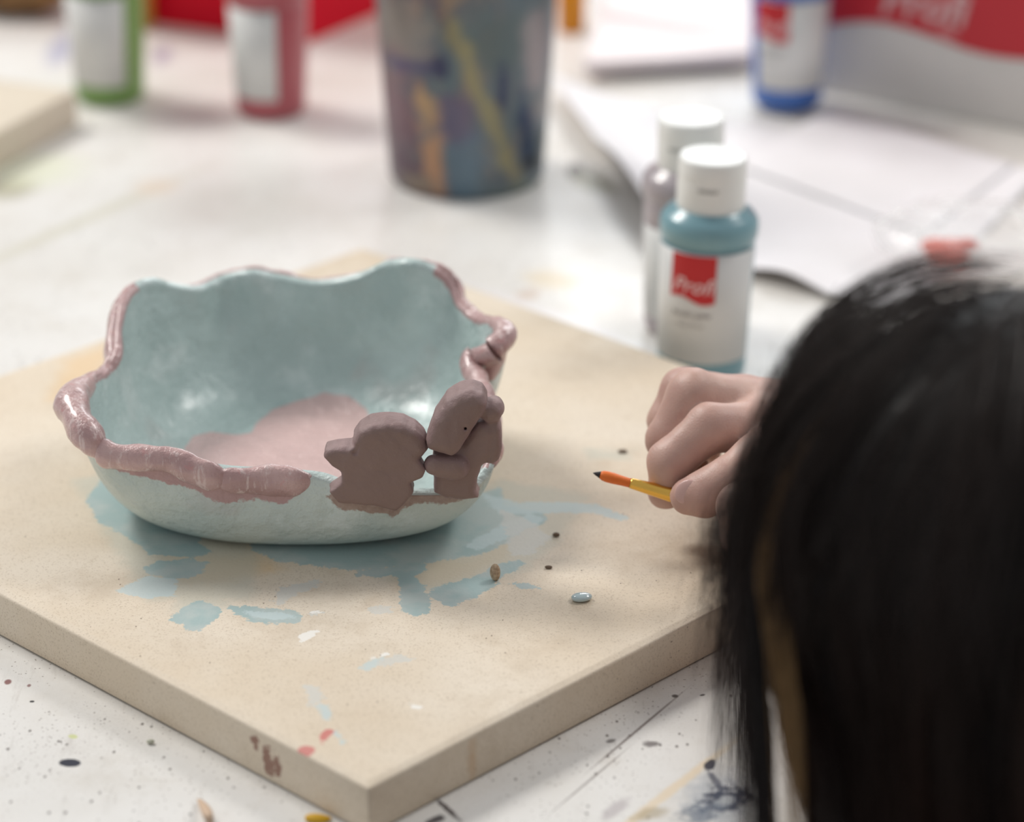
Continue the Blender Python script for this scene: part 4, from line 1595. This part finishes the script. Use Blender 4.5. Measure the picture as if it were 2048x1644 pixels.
def build_right_hand():
    vox = .0009
    lo = HP(1280, 1040, -45); hi = HP(1680, 700, 50)
    lo = np.array([UD(1275, 900, DH)[0], .875, Z0 + .018]); hi = np.array([UD(1690, 900, DH)[0], 1.01, Z0 + .098])
    g, lo = grid_points(lo, hi, vox)
    W = HP(1640, 885, 4)
    mi, mm, mr, mp = HP(1528, 858, -8), HP(1500, 822, 6), HP(1484, 812, 19), HP(1500, 815, 32)
    palm = chain(g, [W, mi], [17, 10.5])
    for a, r in ((mm, 10.5), (mr, 10), (mp, 9)):
        palm = smin(palm, chain(g, [W, a], [16, r]), .008)
    palm = smin(palm, chain(g, [HP(1560, 880, 10), HP(1540, 860, 24)], [12, 10]), .01)
    idx = chain(g, [mi, HP(1420, 853, -15), HP(1341, 922, -15), HP(1331, 981, -9.5)], [9.5, 8.0, 7.5, 6.4])
    mid = chain(g, [mm, HP(1388, 793, -2), HP(1339, 878, 0), HP(1380, 935, 4)], [10.5, 9.2, 7.8, 6.8])
    rin = chain(g, [mr, HP(1372, 785, 12), HP(1338, 842, 13), HP(1385, 900, 18)], [10, 8.8, 7.4, 6.6])
    pin = chain(g, [mp, HP(1405, 800, 28), HP(1378, 850, 30), HP(1412, 895, 31)], [9, 7.4, 6.4, 5.8])
    thb = chain(g, [HP(1620, 910, -10), HP(1520, 920, -24), HP(1446, 968, -27), HP(1408, 986, -25.5), HP(1376, 992, -23.5)], [14, 9.0, 7.5, 7.5, 6.2], .003)
    d = smin(palm, idx, .003)
    d2 = smin(palm, mid, .003)
    d3 = smin(palm, rin, .003)
    d4 = smin(palm, pin, .003)
    d = smin(d, d2, .0010)
    d = smin(d, d3, .0010)
    d = smin(d, d4, .0010)
    d = smin(d, thb, .0008)
    web = chain(g, [HP(1580, 885, -6), HP(1550, 900, -20)], [10, 9])
    d = smin(d, web, .004)
    # forearm stub that continues into the sleeve
    fore = chain(g, [W, np.array([.135, .93, Z0 + .047])], [17, 18])
    d = smin(d, fore, .008)
    # knuckle creases
    for p in (HP(1424, 812, -15), HP(1378, 745, -2)):
        pass
    d = d + vnoise(g, 260, 41) * .00035 + vnoise(g, 800, 42) * .00012
    # crease across the joints: shallow grooves
    for (a, b) in ((HP(1338, 952, -23), HP(1375, 948, -22)), (HP(1455, 925, -37), HP(1452, 950, -38))):
        d = smax(d, -cone(g, a, b, .0009, .0009), .0012)
    return relax(iso(d, lo, vox), 2)


def build_left_hand():
    vox = .0012
    D = -48
    lo = np.array([UD(1425, 1000, .98)[0], .83, Z0 + .0175]); hi = np.array([.16, .93, Z0 + .095])
    g, lo = grid_points(lo, hi, vox)
    W = np.array([.118, .845, Z0 + .045])
    A = HP(1590, 1060, D)
    mi = HP(1570, 1030, D + 2)
    palm = smin(chain(g, [W, mi], [15, 11]), chain(g, [W, HP(1580, 1090, D + 8)], [15, 11]), .01)
    idx = chain(g, [mi, HP(1487, 1016, D - 2), HP(1488, 1070, D + 2), HP(1535, 1092, D + 4)], [10, 8.4, 7.6, 6.5])
    mid = chain(g, [HP(1580, 1050, D + 12), HP(1500, 1045, D + 12), HP(1500, 1095, D + 14), HP(1545, 1105, D + 12)], [10, 8.4, 7.6, 6.5])
    rin = chain(g, [HP(1590, 1070, D + 20), HP(1512, 1075, D + 24), HP(1515, 1112, D + 24), HP(1555, 1118, D + 20)], [9.5, 8, 7.2, 6.2])
    thb = chain(g, [HP(1650, 1060, D - 16), HP(1570, 1040, D - 22), HP(1520, 1060, D - 18)], [12, 9.5, 7.5])
    d = smin(palm, idx, .0012)
    for q in (mid, rin, thb):
        d = smin(d, q, .0012)
    d = d + vnoise(g, 260, 51) * .0003
    d = smax(d, Z0 + .0178 - g[..., 2], .001)
    return relax(iso(d, lo, vox), 2)


HEAD = UD(2040, 1060, .80)


def arm_parts():
    z = Z0
    R = dict(sh=np.array([.275, .62, z + .05]), el=np.array([.31, .87, z + .038]), wr=np.array([.128, .934, z + .047]))
    L = dict(sh=np.array([.065, .60, z - .02]), el=np.array([.185, .715, z + .030]), wr=np.array([.118, .845, z + .045]))
    return R, L


def body_field(g, grow=0.0):
    R, L = arm_parts()
    z = Z0
    neck = np.array([.155, .645, z + .0])
    chest = np.array([.165, .60, z - .09])
    waist = np.array([.17, .50, z - .20])
    d = cone(g, chest + [-.045, 0, .02], chest + [.045, 0, .03], .078 + grow, .078 + grow)
    d = smin(d, cone(g, R['sh'], L['sh'], .045 + grow, .045 + grow), .04)
    d = smin(d, cone(g, chest, waist, .095 + grow, .085 + grow), .04)
    return d, neck, chest, waist, R, L


def build_body():
    vox = .0035
    g, lo = grid_points((-.04, .40, Z0 - .42), (.40, .985, Z0 + .21), vox)
    d, neck, chest, waist, R, L = body_field(g)
    d = smin(d, chain(g, [R['sh'], R['el'], R['wr']], [38, 27, 18]), .015)
    d = smin(d, chain(g, [L['sh'], L['el'], L['wr']], [38, 26, 16]), .015)
    d = smin(d, cone(g, neck, HEAD + [.005, -.01, -.04], .040, .040), .02)
    # head: skull, face looking forward and down to the left
    F = np.array([-.5, .8, -.35]); F /= np.linalg.norm(F)
    UPv = np.array([0, 0, 1.]) - F * F[2]; UPv /= np.linalg.norm(UPv)
    S = np.cross(F, UPv)
    Rm = np.stack([S, F, UPv], 1)
    HD = HEAD + [.012, 0, -.004]
    sk = ellip(g, HD, (.048, .062, .054), Rm)
    jaw = ellip(g, HD + F * .026 - UPv * .042, (.038, .038, .040), Rm)
    hd = smin(sk, jaw, .03)
    hd = smin(hd, cone(g, HD + F * .062 - UPv * .012, HD + F * .078 - UPv * .034, .006, .010), .008)       # nose
    hd = smin(hd, cone(g, HD + F * .062 - UPv * .056 - S * .012, HD + F * .062 - UPv * .056 + S * .012, .006, .006), .004)   # lips
    for s in (-1, 1):
        hd = smin(hd, ellip(g, HD + S * s * .048 - UPv * .018, (.008, .014, .022), Rm), .004)   # ears
        hd = smax(hd, -ellip(g, HD + S * s * .026 + F * .067 - UPv * .010, (.014, .010, .008), Rm), .006)
        hd = smin(hd, ellip(g, HD + S * s * .026 + F * .053 - UPv * .010, (.011, .011, .010), Rm), .002)
    d = smin(d, hd, .015)
    # hips and legs
    me1 = relax(iso(d, lo, vox), 1)
    vox = .006
    g, lo = grid_points((.0, .34, .0), (.34, .66, Z0 - .34), vox)
    hip = np.array([.17, .49, Z0 - .27])
    d = cone(g, hip + [-.035, 0, 0], hip + [.035, 0, 0], .08, .08)
    for s in (-1, 1):
        d = smin(d, chain(g, [hip + [s * .05, 0, -.02], np.array([.17 + s * .055, .51, .26]), np.array([.17 + s * .055, .48, .05])], [62, 45, 30]), .02)
        d = smin(d, cone(g, (.17 + s * .055, .48, .03), (.17 + s * .06, .58, .022), .028, .02), .015)
    me2 = iso(d, lo, vox)
    return me1, me2


def build_person():
    root = empty('person', (.17, .50, 0), 'person with long dark hair leaning over the table, holding a small brush', 'person')
    m1, m2 = build_body()
    me = merge_meshes([(build_right_hand(), 0), (build_left_hand(), 0), (m1, 0), (m2, 0)])
    link('body', me, m_skin, root)
    # sweater
    vox = .005
    g, lo = grid_points((-.06, .37, Z0 - .34), (.42, .99, Z0 + .14), vox)
    d, neck, chest, waist, R, L = body_field(g, .008)
    cuffR = R['wr'] + (R['el'] - R['wr']) * .22
    cuffL = L['wr'] + (L['el'] - L['wr']) * .35
    d = smin(d, chain(g, [R['sh'], R['el'], cuffR], [46, 34, 25]), .015)
    d = smin(d, chain(g, [L['sh'], L['el'], cuffL], [46, 33, 22]), .015)
    d = smin(d, cone(g, neck - [0, 0, .02], neck, .05, .048), .01)
    d = d + vnoise(g, 60, 61) * .002
    d = np.maximum(d, Z0 - .30 - g[..., 2])
    # keep clear of the table slab
    box = np.maximum(TABLE_EDGE - .002 - g[..., 1], g[..., 2] - (Z0 + .001))
    d = smax(d, -box, .003)
    t = NT('rust_knit')
    t.base(t.mix(t.noise(90, 4), srgb(120, 72, 48), srgb(96, 56, 40)))
    t.rough(.85)
    t.bump(t.noise(500, 4), .5, .002)
    link('sweater', iso(d, lo, vox), t.m, root)
    vox = .006
    g, lo = grid_points((-.0, .33, .06), (.36, .66, Z0 - .26), vox)
    hip = np.array([.17, .49, Z0 - .27])
    d = cone(g, hip + [-.035, 0, 0], hip + [.035, 0, 0], .09, .09)
    for s in (-1, 1):
        d = smin(d, chain(g, [hip + [s * .05, 0, -.02], np.array([.17 + s * .055, .51, .26]), np.array([.17 + s * .055, .48, .09])], [72, 54, 46]), .02)
    link('trousers', iso(d, lo, vox), simple('dark_denim', srgb(52, 58, 76), .85, bump=.3, bscale=600), root)
    # thumb nail
    a = HP(1384, 985, -31.2)
    return root


person = build_person()

# thumb nail as its own small shell on the pad's near side
def nail():
    c = HP(1378, 984, -30.2)
    R = np.array(Matrix(((1, 0, 0), (0, CP, SP), (0, -SP, CP))))
    ax = HP(1374, 986, -23.5) - HP(1436, 962, -27); ax /= np.linalg.norm(ax)
    view = ray(1378, 984); view /= np.linalg.norm(view)
    s = np.cross(ax, view); s /= np.linalg.norm(s)
    n = np.cross(s, ax)
    if n @ view > 0:
        n = -n
    M = np.stack([ax, s, n], 1)
    g, lo = grid_points(c - .008, c + .008, .0004)
    d = ellip(g, c + view * .0006, (.0052, .0042, .0013), M)
    return link('thumbnail', iso(d, lo, .0004), simple('nail', srgb(206, 168, 160), .35), person)


nail()


# ---- held brush
def held_brush():
    def S(px):
        return 946 + (px - 1187) * (992 - 946) / (1355 - 1187.0)
    def Q(px, d=-16.5):
        return HP(px, S(px), d)
    base = Q(1355)
    root = empty('paint_brush', tuple(base), 'fine brush with orange bristles and gold ferrule, held in the hand', 'brush')
    g_ = NT('gold_ferrule'); g_.base(srgb(236, 188, 92)); g_.rough(.24); g_.b.inputs['Metallic'].default_value = 1.0
    link('ferrule', tube([Q(1260), Q(1263), Q(1300), Q(1336), Q(1340), Q(1345), Q(1420)], [.00165, .0018, .0022, .0026, .0027, .0026, .0028], 28), g_.m, root)
    b = NT('orange_bristle')
    st = b.noise(1, 3, .6, vec=b.scaled(300, 3000, 3000))
    b.base(b.mix(st, srgb(250, 138, 50), srgb(222, 92, 24)))
    b.rough(.45)
    b.bump(st, .4, .0004)
    link('bristles', tube([Q(x) for x in (1197, 1200, 1206, 1214, 1226, 1242, 1256, 1264)], [.00075, .0012, .0017, .0019, .0019, .0017, .0016, .00165], 24), b.m, root)
    o = link('bristle_tip', tube([Q(x) for x in (1186, 1190, 1196, 1200.5)], [.0001, .0005, .00092, .00125], 20), simple('dark_paint_tip', srgb(38, 28, 30), .4), root)
    o['label'] = 'tip dipped in black paint'
    link('handle', tube([Q(1420), Q(1470), Q(1560), Q(1700)], [.0028, .0031, .0026, .0014], 20), simple('brush_handle_dark', srgb(70, 30, 24), .3, coat=.5), root)


held_brush()


# ---- hair
def mat_hair():
    t = NT('dark_hair')
    n = t.attr('tone')
    c = t.mix(t.step(n, 0, 1), srgb(19, 15, 15), srgb(58, 44, 38))
    c = t.mix(t.step(n, 1.2, 2.0), c, srgb(150, 118, 78))
    t.base(c)
    t.rough(.42)
    t.b.inputs['Specular IOR Level'].default_value = .45
    return t.m


def build_hair():
    # solid under-volume of hair over scalp and down the back
    vox = .003
    c = HEAD
    g, lo = grid_points(c - [.11, .12, .20], c + [.12, .11, .10], vox)
    d = ellip(g, c + [.003, 0, -.002], (.064, .076, .065))
    q = g - c
    zb = np.clip((c[2] - g[..., 2]) / .10, 0, 1)
    fall = np.sqrt(((q[..., 0] - .001 - .014 * zb) / .063) ** 2 + (q[..., 1] / .070) ** 2) - 1
    fall = np.maximum(fall * .063, g[..., 2] - (c[2] + .0))
    d = smin(d, fall, .012)
    # open the face side
    F = np.array([-.30, .95, -.1]); F /= np.linalg.norm(F)
    face = ellip(g, c + F * .080 - [0, 0, .05], (.045, .05, .075))
    d = smax(d, -face, .01)
    ang_ = np.arctan2(q[..., 1], q[..., 0])
    d = d + .0012 * np.sin(ang_ * 46 + 3 * np.sin(q[..., 2] * 60)) + vnoise(g, 120, 71) * .0012
    d = np.maximum(d, Z0 + .006 - g[..., 2] + 0 * d)
    mh = mat_hair()
    me = relax(iso(d, lo, vox), 1)
    at = me.attributes.new('tone', 'FLOAT', 'POINT')
    at.data.foreach_set('value', np.full(len(me.vertices), .0, np.float32))
    # strands
    N, K = 7500, 20
    V, Q, T = [], [], []
    rr = np.random.default_rng(5)

    def strand(pts, r0, tone):
        base = len(V) * 1
        n = len(pts)
        tan = np.gradient(pts, axis=0)
        tan /= np.linalg.norm(tan, axis=1)[:, None] + 1e-12
        a = np.cross(tan, [0.3, 1.0, 0.1]); a /= np.linalg.norm(a, axis=1)[:, None] + 1e-12
        b = np.cross(tan, a)
        rad = r0 * np.concatenate([np.linspace(.8, 1, n - 5), [.95, .85, .7, .45, .15]])
        out = np.empty((n, 3, 3))
        for k_ in range(3):
            th = 2 * math.pi * k_ / 3
            out[:, k_] = pts + (a * math.cos(th) + b * math.sin(th)) * rad[:, None]
        return out, tone
    outs, tones = [], []
    nclump = 170
    cl_phi = rr.uniform(0, 2 * math.pi, nclump)
    cl_off = rr.normal(0, 1, (nclump, 4))
    for s in range(N):
        # most strands on the sides the photo shows
        ci = rr.integers(nclump)
        phi = cl_phi[ci] + rr.normal(0, .035)
        dphi = (phi - math.radians(107) + math.pi) % (2 * math.pi) - math.pi
        if abs(dphi) < math.radians(38):
            continue
        if math.radians(148) < phi % (2 * math.pi) < math.radians(238) and rr.uniform() < .6:
            continue
        # root near the parting on top, flowing down a meridian
        th0 = rr.uniform(.05, 1.35)
        off = cl_off[ci]
        puff = 1.0 + .035 * off[0] + abs(rr.normal(0, .02))
        RX, RY, RZ = .0685 * puff, .083 * puff, .0705 * puff
        drop_z = Z0 + rr.uniform(.006, .03) if True else 0
        pts = []
        th_eq = 1.42 + .06 * off[1]
        n1 = 10
        sway = off[2] * .004
        for i in range(n1):
            th = th0 + (th_eq - th0) * i / (n1 - 1)
            ph = phi + .10 * math.sin(th * 2.2 + off[3]) * (1.5 - th)
            pts.append([c[0] + RX * math.sin(th) * math.cos(ph), c[1] + RY * math.sin(th) * math.sin(ph), c[2] + RZ * math.cos(th)])
        last = np.array(pts[-1])
        ex = np.array([math.cos(phi), math.sin(phi), 0])
        n2 = K - n1
        Lz = last[2] - drop_z
        for i in range(1, n2 + 1):
            u = i / n2
            inw = .022 * max(0, -ex[0]) * (u ** 1.2)
            q_ = last + np.array([inw, 0, 0]) - np.array([0, 0, Lz * u]) + ex * (sway * u - .004 * u * u + .0018 * math.sin(u * 6 + off[3] * 3)) + np.array([.002 * math.sin(u * 5 + off[1] * 4), 0, 0])
            pts.append(q_)
        pts = np.array(pts)
        pts += (rr.normal(0, .0009, 3))[None] * np.linspace(.3, 1, K)[:, None]
        o_, tn = strand(pts, rr.uniform(.00012, .00022), np.clip(.22 * off[0] + .35 + rr.normal(0, .15), 0, 1))
        outs.append(o_); tones.append(np.full(K * 3, tn))
    # loose fine strands in front of the hand, falling from the fringe
    for s in range(300):
        kx = rr.beta(1.6, 3.2)
        x1 = 1500 - 125 * kx
        y0 = 800 + rr.normal(0, 30) + 180 * kx
        a = UD(1585 + rr.normal(0, 18) - 40 * kx, y0 - 30, .80 + rr.normal(0, .012))
        b = UD(x1 + 10, 1010 + rr.normal(0, 30), .83 + rr.normal(0, .015))
        e_x = x1 - 30 * kx + rr.normal(0, 22)
        end = UD(e_x, rr.uniform(1150, 1420) if kx > .4 else rr.uniform(1300, 1700), .85 + rr.normal(0, .02))
        m_ = UD(x1 + rr.normal(0, 5), 1120, .84)
        P = catmull(np.array([a, b, m_, end]), K, closed=False)
        P[:, 2] = np.maximum(P[:, 2], Z0 + .004)
        o_, tn = strand(P, .00008, 1.25)
        outs.append(o_); tones.append(np.full(K * 3, tn))
    # separate locks hanging at the left of the face
    def lock(path, depth, n, spread, r0, tone, dsp=.006):
        base = np.array([UD(x, y, depth + .00 * i) for i, (x, y) in enumerate(path)])
        for _ in range(n):
            a0 = rr.normal(0, 1); a1 = rr.normal(0, 1)
            P = base.copy()
            w0 = np.linspace(.5, 1, len(path))
            P[:, 0] += (a0 + .35 * rr.normal(0, 1, len(path))) * spread * w0
            P[:, 1] += a1 * dsp
            P = catmull(P, K, closed=False)
            P[:, 2] = np.maximum(P[:, 2], Z0 + .003)
            o_, tn = strand(P, r0, np.clip(tone + rr.normal(0, .12), 0, 3))
            outs.append(o_); tones.append(np.full(K * 3, tn))
    lock([(1700, 620), (1600, 800), (1540, 960), (1512, 1100), (1512, 1260), (1522, 1450), (1534, 1720)], .80, 330, .0015, .00016, .3)
    lock([(1660, 640), (1585, 780), (1500, 960), (1475, 1100), (1482, 1260), (1488, 1450), (1490, 1720)], .80, 90, .0019, .00010, .6)
    lock([(1700, 760), (1610, 900), (1560, 1020), (1540, 1150), (1560, 1300), (1578, 1450), (1590, 1720)], .775, 46, .0016, .00014, 2.2, .001)
    lock([(1740, 640), (1650, 820), (1580, 1000), (1560, 1150), (1580, 1300), (1650, 1480), (1665, 1720)], .80, 160, .0026, .00015, .7)
    # wispy halo at the upper left of the crown
    for s in range(300):
        ph = math.radians(rr.uniform(150, 250))
        puff = 1.0 + rr.uniform(.02, .13)
        th0 = rr.uniform(.2, .7)
        pts = []
        for i in range(K):
            th = th0 + (1.75 - th0) * i / (K - 1)
            p2 = ph + .2 * math.sin(th * 2 + s)
            pts.append([c[0] + .0685 * puff * math.sin(th) * math.cos(p2), c[1] + .083 * puff * math.sin(th) * math.sin(p2), c[2] + .0705 * puff * math.cos(th)])
        o_, tn = strand(np.array(pts), .0001, .6)
        outs.append(o_); tones.append(np.full(K * 3, tn))
    A = np.concatenate([o_.reshape(-1, 3) for o_ in outs])
    nS = len(outs)
    b = (np.arange(nS) * K * 3)[:, None, None, None]
    i = np.arange(K - 1)[None, :, None, None]
    k_ = np.arange(3)[None, None, :, None]
    base = b + i * 3 + k_
    nxt = b + i * 3 + (k_ + 1) % 3
    quads = np.concatenate([base, nxt, nxt + 3, base + 3], -1).reshape(-1, 4)
    sm = fast_mesh(A, quads)
    at = sm.attributes.new('tone', 'FLOAT', 'POINT')
    at.data.foreach_set('value', np.concatenate(tones).astype(np.float32))
    o1 = link('hair', me, mh, person)
    o1['label'] = 'long straight dark brown hair'
    o2 = link('hair_strands', sm, mh, person)
    o2['kind'] = 'stuff'
    o2.parent = o1
    o2.matrix_parent_inverse = Matrix()
    o2.location = (0, 0, 0)


build_hair()
